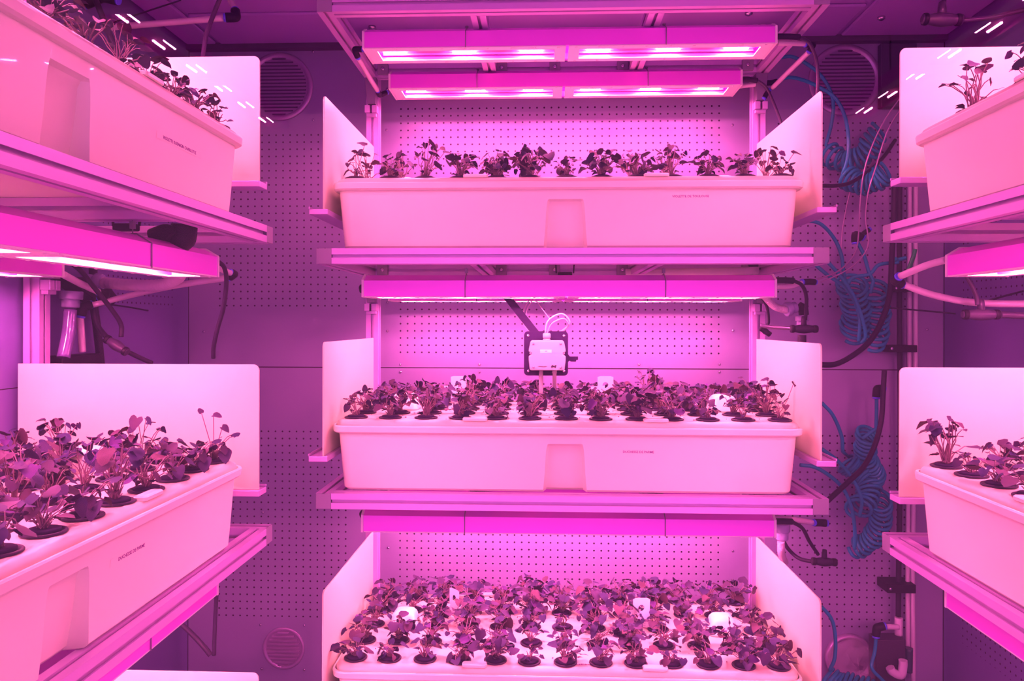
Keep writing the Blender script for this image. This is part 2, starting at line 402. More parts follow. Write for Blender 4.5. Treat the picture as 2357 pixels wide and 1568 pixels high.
text_mesh('lid_lettering', 'KOENIGIN CHARLOTTE', .0085, INK, TT['c3'], (-.018, -.236, .1862), (0, 0, 0))

# ------------------------------------------------------------------ white end panels in channel brackets
def make_panel(r, ti, far, label, ylen=(-.015, .58)):
    """far=+1/-1 : which end of the rack"""
    z = TIERS[r][ti]
    if r == 'c': x = -.558 - .066 if far < 0 else .688 - .066
    else: x = (1.73 - 1.1525) * far
    root = empty('end_panel', label, 'reflector panel', loc(r, x, 0, z + .1), RACKS[r][1], 'white end panels of the racks')
    y0, y1 = ylen; h0, h1 = -.002, .288; rr = .014; P = [(y0, h0), (y1, h0), (y1, h1)]
    P = [(y0, h0)] + [(y1, h0)] + [(y1, h1)] + [(y0 + rr - rr * math.sin(a), h1 - rr + rr * math.cos(a)) for a in [i * math.pi / 12 for i in range(7)]]
    b = MB().prism(P, (-.002, 0, 0), (0, 1, 0), (0, 0, 1), (.004, 0, 0)); b.build('board', BOARD, root, bevel=.0008)
    s = far
    b = MB().box(-.024 + s * .012, .024 + s * .012, y0 - .004, RD - PR * .5, -.016, -.0022); b.box(s * .036 - .002, s * .036 + .002, y0 - .004, RD - PR * .5, -.0022, .004)
    b.build('channel', ALU, root, bevel=.0015)
    return root
for ti, n in ((1, 'upper'), (2, 'middle'), (3, 'bottom')):
    make_panel('c', ti, -1, f'white board standing at the left end of the {n} tray, centre rack')
    make_panel('c', ti, 1, f'white board standing at the right end of the {n} tray, centre rack')
for r, nm, f in (('l', 'left', 1), ('r', 'right', -1)):
    for ti, n in ((1, 'upper'), (2, 'lower'), (3, 'bottommost')):
        make_panel(r, ti, f, f'white board at the far end of the {n} shelf, {nm} rack', (.006, .58))

# ------------------------------------------------------------------ grow lights
LL = 1.095
def lamp_meshes():
    h = LL / 2; W = .12
    b = MB()  # housing: open below, chamfered top
    t = .004; dz = .016
    out = [(0, 0), (0, .042), (.028, .058), (W - .028, .058), (W, .042), (W, 0), (W - .016, 0), (W - .016, dz), (.016, dz), (.016, 0)]
    b.prism(out, (-h, 0, 0), (0, 1, 0), (0, 0, 1), (2 * h, 0, 0)); hs = b.mesh('housing', HOUS)
    ec = MB().prism([(-.002, -.003), (-.002, .044), (.027, .061), (W - .027, .061), (W + .002, .044), (W + .002, -.003)], (h, 0, 0), (0, 1, 0), (0, 0, 1), (.006, 0, 0))
    b = MB()  # lens frames, two windows
    for (x0, x1) in ((-h + .001, -.004), (.004, h - .001)):
        b.box(x0, x1, .0005, .024, -.003, -.0002); b.box(x0, x1, W - .024, W - .0005, -.003, -.0002)
        b.box(x0, x0 + .03, .024, W - .024, -.003, -.0002); b.box(x1 - .03, x1, .024, W - .024, -.003, -.0002)
        for i in range(9):
            xx = x0 + .02 + (x1 - x0 - .04) * i / 8
            for yy in (.008, W - .008): b.lathe([(.0035, 0), (.0035, .0015), (.001, .002)], 8, (xx, yy, -.003), (0, 0, -1))
    fr = b
    b = MB()
    for x0, x1 in ((-h + .032, -.034), (.034, h - .032)):
        b.box(x0, x1, .024, .030, dz - .006, dz - .0002); b.box(x0, x1, W - .030, W - .024, dz - .006, dz - .0002)
        b.box(x0, x1, .0305, W - .0305, dz - .0012, dz - .0002)
    rf = b
    b = MB()
    for i in range(8):
        for j in range(2):
            x = (i - 3.5) * .0082; y = W / 2 + (j - .5) * .030
            b.lathe([(.0039, 0), (.0037, .0025), (.0018, .0045)], 6, (x, y, 0), (0, 0, -1))
    led = b
    return hs, ec.mesh('end_plate', FRAME), fr.mesh('lens_frame', FRAME), rf.mesh('reflector', REFL), led.mesh('led_cluster', LED)
LM = lamp_meshes()
CF = [.063, .24, .411, .58, .756, .925]
def make_lamp(r, x, y, z, label):
    root = empty('grow_light', label, 'grow light', loc(r, x, y, z), RACKS[r][1], 'grow lights hanging under the shelves')
    for n, me in zip(('housing', 'end_plate', 'lens_frame', 'reflector'), LM): place(n, me, root)
    place('end_plate', LM[1], root, (-LL - .006, 0, 0))
    for i, f in enumerate(CF): place('led_cluster', LM[4], root, ((f - .5) * LL, 0, .0125))
    return root
LZ = {'c': [CZ + .745, CZ + .0735, CZ - .5615], 'l': [CZ + .81, CZ + .105, CZ - .604], 'r': [CZ + .81, CZ + .105, CZ - .604]}
LX = {'c': .0635 - .066, 'l': (1.66 - .5475 - 1.1525), 'r': -(1.66 - .5475 - 1.1525)}
HANG = MB()
for r, nm in (('c', 'centre'), ('l', 'left'), ('r', 'right')):
    for k, z in enumerate(LZ[r]):
        for y, q in ((.11 if r == 'c' else .075, 'front'), (.46 if r == 'c' else .43, 'rear')):
            tier = ('top', 'middle', 'bottom')[k]
            root = make_lamp(r, LX[r], y, z, f'long {q} grow light, {tier} level of the {nm} rack')
            for sx in (-.273, .262):      # wire stirrups that carry the lamp from the frame
                zt = TIERS[r][k] - PR - z
                b = MB()
                b.tube([(sx, -.0015, -.003), (sx, -.0015, .0425), (sx, .0275, .060), (sx, .0925, .060), (sx, .1215, .0425), (sx, .1215, -.003)], .0013, 6)
                b.tube([(sx, .035, .060), (sx, .035, max(.066, zt))], .0012, 6)
                b.box(sx - .004, sx + .004, .031, .039, max(.064, zt - .016), max(.067, zt - .002))
                b.build('hanger', GUS, root)

for X_, Yc, q in ((-1.03, .6 - 2.30, 'left'), (1.13, .6 - 2.26, 'right')):     # added unseen behind the camera, only so the glass mirrors their light dots
    root = empty('grow_light', f'added grow light behind the camera, mirrored in the glass at {q}', 'grow light', (X_ + (.06 if X_ < 0 else -.06), Yc, CZ + .745), R(90 if X_ < 0 else -90), 'grow lights added behind the camera for their mirrored dots')
    for n, me in zip(('housing', 'end_plate', 'lens_frame', 'reflector'), LM): place(n, me, root)
    place('end_plate', LM[1], root, (-LL - .006, 0, 0))
    for i, f in enumerate(CF): place('led_cluster', LM[4], root, ((f - .5) * LL, 0, .0125))
    for sx in (-.273, .262): MB().tube([(sx, .06, .058), (sx, .06, ZC - CZ - .745)], .003, 6).build('hanger', GUS, root)

# ------------------------------------------------------------------ violets in net pots
def leaf(b, base, dirv, up, L, fold, droop):
    d = dirv.normalized(); s = d.cross(up); s = s.normalized() if s.length > 1e-4 else Vector((1, 0, 0)); n = s.cross(d).normalized()
    out = [(.10, -.10), (.33, -.17), (.50, .02), (.56, .28), (.47, .55), (.28, .82), (0, 1.0)]
    sp = [0, 0.0, .05, .28, .52, .78, 1.0]
    vs = []; fs = []
    def P(x, y):
        w = x * .92 * (1 + random.uniform(-.09, .09)); z = fold * abs(w) * 1.0 + .06 * math.sin(9 * y + 14 * x) * abs(w) - droop * (y ** 2) + .05 * random.uniform(-1, 1)
        return base + (s * w + d * y + n * z) * L
    for y in sp: vs.append(P(0, y))
    for sg in (-1, 1):
        for (x, y) in out: vs.append(P(sg * x, y))
    m = len(sp)
    for i in range(m - 1):
        a, c = i, i + 1; l0, l1 = m + i, m + i + 1; r0, r1 = 2 * m + i, 2 * m + i + 1
        if i < m - 2:
            fs.append((a, c, l1, l0)); fs.append((a, r0, r1, c))
        else:
            fs.append((a, c, l0)); fs.append((a, r0, c))
    b.add(vs, fs, True)
def plant_meshes(seed, n, hgt, spread, ls):
    random.seed(seed); lb = MB(); sb = MB()
    for i in range(n):
        a = random.uniform(0, 2 * math.pi); rr = spread * random.uniform(.15, 1) ; h = hgt * random.uniform(.35, 1) * (1 - .25 * rr / spread)
        b0 = Vector((random.uniform(-.007, .007), random.uniform(-.007, .007), .005))
        tip = Vector((math.cos(a) * rr, math.sin(a) * rr, h)); mid = b0.lerp(tip, .5) + Vector((0, 0, .15 * rr)) + Vector((random.uniform(-1, 1), random.uniform(-1, 1), 0)) * .006
        sb.tube([b0, b0.lerp(mid, .6) + Vector((0, 0, .003)), mid, tip.lerp(mid, .4) + Vector((0, 0, .003)), tip], [.0011, .001, .0009, .0008, .0007], 4, False)
        tilt = random.uniform(-.9, .5); d = Vector((math.cos(a + random.uniform(-1.2, 1.2)), math.sin(a + random.uniform(-1.2, 1.2)), tilt))
        leaf(lb, tip, d, Vector((random.uniform(-.5, .5), random.uniform(-.5, .5), 1)), ls * random.uniform(.45, 1.3), random.uniform(-.15, .55), random.uniform(0, .35))
    for i in range(max(5, n // 2)):      # crown: old stubs and little dry leaves
        a = random.uniform(0, 2 * math.pi); r_ = random.uniform(.004, .016); h = random.uniform(.008, .028)
        t = Vector((math.cos(a) * r_, math.sin(a) * r_, h))
        sb.tube([(t.x * .2, t.y * .2, .003), t * .6, t], [.0016, .0014, .0006], 4, False)
    for i in range(max(2, n // 5)):
        a = random.uniform(0, 2 * math.pi); t = Vector((math.cos(a) * .014, math.sin(a) * .014, random.uniform(.006, .018)))
        leaf(lb, t, Vector((math.cos(a), math.sin(a), random.uniform(-.3, .6))), Vector((0, 0, 1)), .012, .5, .3)
    return sb.mesh('stems', STEM), lb.mesh('leaves', LEAF)
KIND = {}
def kinds():
    s = 100
    for nm, cnt, n, h, sp, ls in (('bushy', 8, 29, .060, .043, .0212), ('medium', 8, 18, .056, .044, .0208), ('sparse', 7, 9, .046, .034, .018), ('tall', 6, 17, .088, .046, .0205)):
        KIND[nm] = [plant_meshes(s + i, n, h, sp, ls) for i in range(cnt)]; s += 50
kinds()
random.seed(11)
POT = MB().lathe([(.0295, 0), (.0305, .001), (.0305, .003), (.029, .0042), (.0262, .0042), (.0255, .002), (.012, .0016)], 28).mesh('pot_rim', RUB)
PLUG = MB().lathe([(.0215, .0018), (.0222, .003), (.0222, .0066), (.020, .0078), (.004, .0070)], 22).mesh('foam_plug', FOAM)
ORD = ['first', 'second', 'third', 'fourth', 'fifth', 'sixth', 'seventh', 'eighth', 'ninth', 'tenth', 'eleventh', 'twelfth', 'thirteenth']
ROWN = ['front', 'second', 'middle', 'fourth', 'back']
def plant(tub, col, row, kind, label, tilt=0, scale=1.0, h=1.0):
    """tub: tray root; a violet in the given hole of its lid"""
    x = (col - 6) * .092 + (.0595 - .057 if True else 0); y = (row - 2) * .112 - .0
    o = TT[tub]; M = Matrix.Translation(o.location) @ Matrix.Rotation(o.rotation_euler.z, 4, 'Z'); p = M @ Vector((x + random.uniform(-.002, .002), y + random.uniform(-.002, .002), LIDZ + .0007))
    root = empty('potted_violet', label, 'plant', p, 0, 'violets in net pots on the tray lids')
    st, lf = random.choice(KIND[kind])
    place('pot_rim', POT, root); pl = place('foam_plug', PLUG, root, (0, 0, 0)); pl.rotation_euler.x = random.uniform(-.03, .03)
    rz = random.uniform(0, 6.28); s = scale * random.uniform(.9, 1.1)
    for n, me in (('stems', st), ('leaves', lf)):
        q = place(n, me, root, (0, 0, .003), rz); q.scale = (s, s, s * h)
    PL[(tub, col, row)] = root
    return root
PL = {}
LOOK = {'bushy': 'bushy', 'medium': 'leafy', 'sparse': 'sparse', 'tall': 'tall'}
def fill(tub, where, cols, rows, cfun, chooser, cname):
    for row in rows:
        for c in cols:
            if (c, row) in ((1, 2), (11, 2)): continue
            k = chooser(c, row)
            if k is None: continue
            sc = 1.0
            if isinstance(k, tuple): k, sc = k
            plant(tub, c, row, k, f'{LOOK[k]} violet, {ROWN[row]} row, {cname(c)}, {where}', scale=sc, h=1.15 if tub in ('c1', 'c2', 'l2') else 1.0)
# middle tray of the centre rack
mid_front = ['sparse', 'medium', 'tall', 'medium', 'medium', 'medium', ('bushy', 1.15), 'medium', ('bushy', 1.25), 'medium', 'sparse', 'sparse', 'sparse']
def ch_mid(c, r):
    if r == 0: return mid_front[c]
    if c == 12 and r == 1: return 'tall'
    if c in (7,) and r == 3: return ('sparse', .8)
    return random.choice(['bushy', 'medium', 'bushy', 'tall' if c in (2, 3, 9, 10) else 'medium'])
cn = lambda c: ORD[c] + ' from the left'
fill('c2', 'middle centre tray', range(13), range(5), None, ch_mid, cn)
bot_front = ['medium', 'medium', ('sparse', 1.2), ('medium', 1.1), ('bushy', 1.1), ('sparse', .9), 'medium', 'medium', ('medium', 1.1), 'sparse', 'medium', ('bushy', 1.1), ('medium', 1.1)]
def ch_bot(c, r):
    if r == 0: return bot_front[c]
    if (c, r) in ((12, 3),): return ('sparse', .9)
    if (c, r) in ((5, 1), (6, 1), (6, 2)): return 'sparse'
    return random.choice([('bushy', 1.05), ('bushy', 1.2), ('medium', 1.1), ('medium', 1.2)])
fill('c3', 'bottom centre tray', range(13), range(5), None, ch_bot, cn)
# upper tray, seen from below: only what rises over the rim
top_front = ['sparse', ('medium', .9), ('tall', 1.05), 'bushy', 'bushy', ('bushy', 1.2), 'medium', ('bushy', 1.1), 'medium', ('tall', .9), 'bushy', ('bushy', 1.0), 'sparse']
def ch_top(c, r):
    if r == 0: return top_front[c]
    return ('tall', 1.05) if (c * 3 + r) % 4 < 2 else None
fill('c1', 'upper centre tray', range(13), range(2), None, ch_top, cn)
cf = lambda c: ORD[12 - c] + ' from the far end'
def ch_left(c, r):
    X = -.65 - TUBY - (r - 2) * .112; Y = 1.1525 + TUBX['l'] + (c - 6) * .092
    if tx(-260) * Y > X: return None
    if (c, r) == (12, 0): return 'medium'
    if (c, r) == (11, 0): return 'medium'
    return random.choice(['medium', ('bushy', 1.1), 'tall', 'medium'])
fill('l2', 'lower left tray', range(3, 13), range(5), None, ch_left, cf)
fill('l1', 'upper left tray', range(4, 13), range(1), None, lambda c, r: {12: 'sparse', 11: 'medium', 10: ('bushy', .9), 9: 'medium', 8: ('tall', .9), 7: 'medium', 6: 'medium', 5: 'bushy'}.get(c), cf)
def ch_right(c, r):
    X = .79 + TUBY + (r - 2) * .112; Y = 1.1525 - TUBX['r'] - (c - 6) * .092
    if tx(2357 + 260) * Y < X: return None
    return {(0, 0): ('tall', 1.25), (1, 0): ('sparse', 1.1)}.get((c, r), random.choice(['tall', 'medium']))
cr_ = lambda c: ORD[c] + ' from the far end'
fill('r2', 'lower right tray', range(0, 9), range(4), None, ch_right, cr_)
fill('r1', 'upper right tray', range(0, 5), range(1), None, lambda c, r: {0: None, 1: ('tall', 1.15), 3: ('tall', 1.0), 4: 'tall'}.get(c), cr_)
# single leaves on long stalks that stand clear of the others
def stalk(key, px, py, size=.024, dx=(1, 0, -.2), sag=.0, up=(0, -.5, 1)):
    root = PL[key]; o = root.location; tip = at(px, py, o.y) - o; b0 = Vector((0, 0, .006))
    mid = b0.lerp(tip, .5) + Vector((tip.x * (.18 if sag else -.05), 0, -abs(tip.x) * sag))
    sb = MB().tube(spline([b0, b0.lerp(mid, .5) + Vector((0, 0, .004 if not sag else -.001)), mid, tip], 5), .0009, 5); sb.build('long_stalk', STEM, root)
    lb = MB(); leaf(lb, tip, Vector(dx), Vector(up), size, .3, .3); lb.build('long_leaf', LEAF, root)
random.seed(21)
for px, py, sz, dx, sag in ((1826, 884, .028, (.4, .3, -.5), .22), (1768, 874, .020, (-.8, .2, .1), 0), (1735, 893, .017, (.6, .4, -.4), 0), (1778, 905, .018, (.5, .2, .6), 0), (1709, 870, .013, (-.8, 0, .2), 0)): stalk(('c2', 12, 1), px, py, sz, dx, sag)
for key, px, py, sz, dx in ((('c1', 12, 0), 1826, 352, .026, (.9, .2, .1)), (('c1', 0, 0), 838, 336, .024, (-.7, .1, .5)), (('c1', 0, 0), 818, 360, .017, (-.9, 0, -.5)), (('c1', 2, 0), 998, 345, .02, (.2, .2, .8)), (('c1', 2, 0), 1022, 352, .021, (.9, 0, 0)),
                        (('c3', 12, 3), 1735, 1352, .024, (.3, .1, -.9)), (('c3', 12, 0), 1836, 1496, .022, (.6, -.2, -.6)), (('c3', 12, 2), 1806, 1444, .024, (-.5, -.2, -.8)), (('c3', 0, 0), 795, 1490, .020, (-.3, -.2, -.9)),
                        (('r2', 0, 0), 2186, 966, .028, (.8, .2, -.3)), (('r2', 0, 0), 2160, 978, .026, (-.8, .2, -.1)), (('r2', 0, 0), 2142, 1000, .026, (.3, 0, -.9)), (('l2', 12, 0), 492, 958, .018, (.9, 0, 0)), (('l2', 12, 0), 464, 952, .012, (-.4, 0, .8)), (('l2', 12, 0), 512, 985, .018, (.6, 0, -.3)),
                        (('r1', 1, 0), 2222, 180, .020, (.7, .2, .1))):
    if key in PL: stalk(key, px, py, sz, dx)
# crumbs of substrate lying on the lids
def crumbs(tub, n, seed):
    random.seed(seed); b = MB()
    for i in range(n):
        x = random.uniform(-.56, .56); y = random.uniform(-.24, .2); s = random.uniform(.0008, .0024)
        b.lathe([(s * .6, 0), (s, s * .4), (s * .5, s * .9)], 5, (x, y, LIDZ + .0004))
    o = b.build('substrate_crumbs', CRUMB, TT[tub]); o['kind'] = 'stuff'
crumbs('c2', 240, 3); crumbs('c3', 60, 4); crumbs('l2', 60, 5); crumbs('r2', 30, 6)

# ------------------------------------------------------------------ hanging cards
def card(tub, x, y, rz, h, label, sachet=True, tilt=0):
    o = TT[tub]; M = Matrix.Translation(o.location) @ Matrix.Rotation(o.rotation_euler.z, 4, 'Z'); p = M @ Vector((x, y, LIDZ + .002))
    root = empty('plant_card', label, 'card', p, rz, 'white cards with a drop-shaped hole standing among the violets'); root.rotation_euler.x = tilt
    w = .0245; H = h; P = []
    outl = [(-w * .8, 0), (w * .8, 0), (w, H * .35), (w, H - .006), (w - .004, H), (-w + .004, H), (-w, H - .006), (-w, H * .35)]
    # board with a drop shaped window : built as a ring of quads between outline and drop
    n = 24; hole = []; ring = []
    cz = H * .68
    for i in range(n):
        a = 2 * math.pi * i / n; rr = .0085 * (1 + .35 * max(0, math.cos(a + 2.2)) ** 4); hole.append((math.cos(a) * rr, cz + math.sin(a) * rr))
        dx, dz = math.cos(a), math.sin(a); t = min(w / abs(dx) if abs(dx) > 1e-6 else 9, (H - cz) / dz if dz > 1e-6 else 9, (cz - H * .36) / -dz if dz < -1e-6 else 9); ring.append((dx * t, cz + dz * t))
    b = MB()
    for yy in (0, .0006):
        b.add([(x, yy, z) for x, z in hole + ring], [((i, (i + 1) % n, (i + 1) % n + n, i + n) if yy == 0 else (i + n, (i + 1) % n + n, (i + 1) % n, i)) for i in range(n)])
    b.box(-w, w, 0, .0006, .002, H * .36 + .0002)
    b.build('card_board', CARD, root)
    text_mesh('lettering', 'Bioline', .0125, INK, root, (-.010, -.0004, H * .26), (R(90), 0, 0), bold=.0003, depth=.0001)
    b = MB()
    for k in range(3): b.box(-.011, .012, -.0003, 0, H * .17 - k * .006, H * .17 - k * .006 + .001)
    b.lathe([(.0012, 0), (.0012, .0003)], 8, (-.0145, 0, H * .30), (0, -1, 0))
    b.build('small_print', INK, root)
    if sachet:
        MB().prism([(-.018, 0), (.018, 0), (.016, .03), (-.02, .026)], (-.004, .004, .0005), (1, 0, 0), (0, 0, 1), (0, .01, 0)).build('sachet', SACH, root, bevel=.003)
        MB().prism([(-.04, .034), (.0, .034), (.0, .055), (-.044, .052)], (-.002, .002, 0), (1, 0, 0), (0, 0, 1), (0, .0006, 0)).build('side_flap', CARD, root)
    return root
card('c2', -.322, .168, R(4), .083, 'white card left of the sensor, half hidden by violets, middle tray')
card('c2', .138, .168, R(-3), .085, 'white card right of the sensor among violets, middle tray')
card('c3', -.322, .062, R(-48), .085, 'white card turned sideways at the left of the bottom tray', False)
card('c3', .23, .004, R(4), .088, 'white upright card at the right of the bottom tray')

# ------------------------------------------------------------------ sensor box
def sensor():
    Yp = 2.20; c = at(1257, 814, Yp); k = Yp / F
    root = empty('climate_sensor', 'pale sensor box on a black square plate hanging over the middle tray', 'sensor', c)
    w = 51 * k; h = 51.5 * k
    MB().loft([[(x, .014, z) for x, z, _ in simple_rr(w, h, .012, 0)], [(x, .019, z) for x, z, _ in simple_rr(w, h, .012, 0)]][::-1], smooth=False).build('back_plate', PLATE, root, bevel=.0008)
    dx = 2.5 * k; W = 42 * k; H = 34 * k; dz = -3.5 * k
    P = [(-W + .006, -H), (W - .006, -H), (W - .003, -H + .003), (W, -H * .3), (W, -H * .05), (W - .008, .0 + H * .02), (W - .008, H * .16), (W, H * .26), (W - .0005, H * .42), (W - .005, H - .003), (W - .009, H),
         (-W + .009, H), (-W + .005, H - .003), (-W + .0005, H * .42), (-W, H * .26), (-W + .008, H * .16), (-W + .008, H * .02), (-W, -H * .05), (-W, -H * .3), (-W + .003, -H + .003)]
    bx = MB().prism(P, (0, -.026, 0), (1, 0, 0), (0, 0, 1), (0, .040, 0)).build('cover', SENS, root, bevel=.002); bx.location = (dx, 0, dz)
    text_mesh('maker_mark', 'E+E', .0085, BLACK, root, (dx + 9 * k, -.0265, dz - H * .73), (R(90), 0, 0), shear=.3, bold=.0004)
    MB().box(-.0125, .0125, -.0268, -.026, -.0003, .0004).build('printed_line', BLACK, root).location = (dx - 10 * k, 0, dz - H * .74)
    MB().box(-.0165, .0165, -.0265, -.0259, -.005, .005).build('number_sticker', CARD, root).location = (dx - 3 * k, 0, dz + H * .28)
    text_mesh('sticker_number', '119', .004, INK, root, (dx - 5 * k, -.0268, dz + H * .28), (R(90), 0, 0), bold=.0002)
    for sx in (-1, 1):
        for sz in (-1, 1):
            screw(root, (sx * 41 * k, .0139, sz * 41 * k), .0042); screw(root, (dx + sx * 31 * k, -.0261, dz + sz * 27 * k), .0032)
        screw(root, (dx + sx * 38 * k, .006, dz + H * .1), .0042)
    g = MB(); g.lathe([(.0115, 0), (.0115, .0025), (.0095, .003), (.0095, .006), (.0112, .0062), (.0112, .018), (.009, .0212), (.006, .0215)], 12, (0, 0, 0)); g.build('cable_gland', SENS, root).location = (dx - 1 * k, -.004, dz + H)
    # probes
    zb = dz - H; x1 = -11.5 * k; ln = (930 - 853) * k
    MB().lathe([(.0062, 0), (.0062, -ln * .62), (.0058, -ln * .63), (.0058, -ln * .98), (.003, -ln)], 14).build('probe', SENS, root).location = (x1, 0, zb)
    b = MB()
    for q in range(6):
        a = q * math.pi / 3; b.box(-.0009, .0009, -.0003, .0003, 0, .012)
        vs = b.v[-8:]; b.v[-8:] = [tuple(Matrix.Rotation(a, 3, 'Z') @ Vector((v[0], v[1] - .0059, v[2]))) for v in vs]
    b.build('probe_slots', INK, root).location = (x1, 0, zb - ln * .88)
    MB().lathe([(.0072, 0), (.0072, -.009), (.0056, -.010), (.0056, -ln)], 14).build('probe', SENS, root).location = (19.5 * k, 0, zb)
    # side clip
    MB().prism([(0, .012), (.006, .004), (.030, .004), (.030, -.006), (.025, -.006), (.024, -.011), (.008, -.011), (.006, -.008), (0, -.013)], (w - .001, .0142, -10 * k), (1, 0, 0), (0, 0, 1), (0, .006, 0)).build('side_clip', PLATE, root, bevel=.001)
    return root, c, k
sroot, sc_, kk = sensor()
# flat black arm from the frame down to the plate
a0 = at(1148, 660, 2.23); a1 = at(1237, 772, 2.222)
dirv = (a1 - a0); side = Vector((1, 0, .35)).normalized() * .0115
MB().add([a0 - side, a0 + side, a1 + side, a1 - side] + [p + Vector((0, .004, 0)) for p in (a0 - side, a0 + side, a1 + side, a1 - side)],
         [(0, 1, 2, 3), (7, 6, 5, 4), (0, 4, 5, 1), (1, 5, 6, 2), (2, 6, 7, 3), (3, 7, 4, 0)]).build('mounting_arm', PLATE, sroot, bevel=.0008).matrix_parent_inverse = Matrix.Translation(-Vector(sc_))

# ------------------------------------------------------------------ hoses, cables, fittings
def line(name, pts, r, m, label, cat, n=8, k=8, raw=False):
    P = [p if isinstance(p, Vector) else at(*p) for p in pts]
    sp = P if raw else spline(P, k)
    o = MB().tube(sp, r, n).build(name, m, origin=P[0]); tag(o, label, cat); return o
def coil(name, segs, r, m, label, cat):
    """one hose: list of ('s', pts) straight runs and ('c', pts, rad, turns) coiled runs joined into a single tube"""
    P = []
    for s in segs:
        if s[0] == 's': P += spline([p if isinstance(p, Vector) else at(*p) for p in s[1]], 8)
        else: P += helix([p if isinstance(p, Vector) else at(*p) for p in s[1]], s[2], s[3])
    o = MB().tube(P, r, 7).build(name, m, origin=P[0]); tag(o, label, cat); return o
bh = .0058
line('sensor_cable', [at(1255, 768, 2.190), at(1262, 738, 2.180), at(1292, 722, 2.180), at(1311, 740, 2.190), at(1298, 760, 2.220), at(1270, 768, 2.220), at(1228, 768, 2.230), at(1204, 742, 2.240), at(1207, 710, 2.250), at(1224, 682, 2.270)], .0022, PIPE, 'thin white cable looping over the sensor box', 'cable')
line('sensor_cable', [at(1259, 768, 2.190), at(1270, 745, 2.175), at(1296, 733, 2.175), at(1308, 745, 2.190), at(1300, 756, 2.220), at(1280, 766, 2.220), at(1240, 770, 2.230), at(1214, 748, 2.240), at(1212, 715, 2.250), at(1230, 684, 2.270)], .0018, PIPE, 'second, inner white cable looping over the sensor box', 'cable')
line('cable_tie', [at(1228, 684, 2.250), at(1266, 735, 2.200)], .0015, PIPE, 'pale straight tie running from lamp down to the sensor cables', 'cable tie')

# blue hoses at the right of the back wall
YH = 2.56
coil('air_hose', [('s', [(1796, 131, 2.5), (1821, 129, 2.5), (1853, 144, 2.51), (1885, 169, 2.52), (1908, 204, 2.53), (1917, 242, 2.54), (1912, 287, YH), (1900, 332, YH)]),
                  ('c', [(1906, 350, YH), (1930, 368, YH), (1965, 368, YH), (1992, 350, YH), (2008, 322, YH), (2022, 300, YH)], .034, 11)], bh, BLUE, 'blue coiled air hose high up beside the round vent, upper loops', 'hose')
coil('air_hose', [('s', [(1786, 188, 2.46), (1812, 177, 2.46), (1844, 182, 2.47), (1882, 198, 2.48), (1920, 223, 2.48), (1943, 265, 2.48), (1952, 319, 2.47), (1949, 367, 2.47), (1938, 400, 2.48)]),
                  ('c', [(1948, 405, 2.5), (1968, 418, 2.5), (1992, 420, 2.5), (2018, 412, 2.5), (2036, 392, 2.5)], .033, 10)], bh, BLUE, 'blue coiled air hose ending in a bunch under the vent', 'hose')
coil('air_hose', [('s', [(1855, 506, 2.45), (1888, 514, 2.45), (1917, 544, 2.47), (1935, 582, 2.48), (1942, 629, 2.49)]),
                  ('c', [(1958, 648, 2.54), (1966, 680, 2.54), (1972, 715, 2.54), (1968, 748, 2.54), (1962, 770, 2.54)], .042, 10)], bh, BLUE, 'blue coiled air hose beside the middle lamp, left coil', 'hose')
coil('air_hose', [('s', [(1973, 555, 2.5), (1989, 588, 2.5), (1999, 623, 2.5), (2010, 645, 2.5)]),
                  ('c', [(2012, 655, 2.53), (2018, 700, 2.53), (2018, 745, 2.53), (2010, 790, 2.53)], .036, 10)], bh, BLUE, 'blue coiled air hose hanging from black elbow, right coil', 'hose')
line('air_hose', [(1876, 608, 2.42), (1905, 632, 2.42), (1949, 664, 2.43), (1972, 705, 2.44), (1979, 745, 2.44), (1976, 784, 2.45)], bh, BLUE, 'plain blue hose crossing in front of the middle coils, left one', 'hose')
line('air_hose', [(1905, 602, 2.41), (1935, 635, 2.41), (1966, 682, 2.42), (1986, 737, 2.43), (1992, 772, 2.44), (1982, 788, 2.45)], bh, BLUE, 'plain blue hose crossing in front of the middle coils, right one', 'hose')
line('air_hose', [(2068, 602, 2.5), (2023, 608, 2.5), (2002, 629, 2.5), (1964, 637, 2.5), (1952, 652, 2.5)], bh, BLUE, 'short blue hose bending from fitting on black riser', 'hose')
line('air_hose', [(2085, 592, 2.5), (2066, 596, 2.5), (2060, 594, 2.49)], bh * 1.1, BLUE, 'short blue stub beside the green tube', 'hose')
coil('air_hose', [('s', [(1892, 926, 2.44), (1917, 954, 2.45), (1937, 1001, 2.47), (1940, 1037, 2.48)]),
                  ('c', [(1948, 1062, 2.52), (1965, 1080, 2.54), (1985, 1095, 2.55), (2000, 1115, 2.55), (1995, 1150, 2.55), (1972, 1172, 2.55)], .034, 13)], bh, BLUE, 'blue coiled air hose at the height of the middle tray, left coil', 'hose')
coil('air_hose', [('s', [(2018, 915, 2.52), (2018, 950, 2.52), (2017, 985, 2.52)]),
                  ('c', [(1997, 995, 2.55), (1993, 1020, 2.55), (1993, 1052, 2.55), (2010, 1082, 2.55), (2012, 1100, 2.55)], .030, 13)], bh, BLUE, 'blue coiled hose hanging from black elbow by the right panel', 'hose')
coil('air_hose', [('c', [(2024, 1142, 2.54), (2030, 1170, 2.54), (2026, 1200, 2.54), (2012, 1232, 2.54), (1990, 1252, 2.54), (1966, 1262, 2.54)], .030, 13)], bh, BLUE, 'blue coil curling down to lower loops beside right rack', 'hose')
line('air_hose', [(1892, 1032, 2.42), (1929, 1060, 2.42), (1965, 1104, 2.43), (1984, 1149, 2.44), (1979, 1188, 2.46)], bh, BLUE, 'plain blue hose sloping over the lower coils', 'hose')
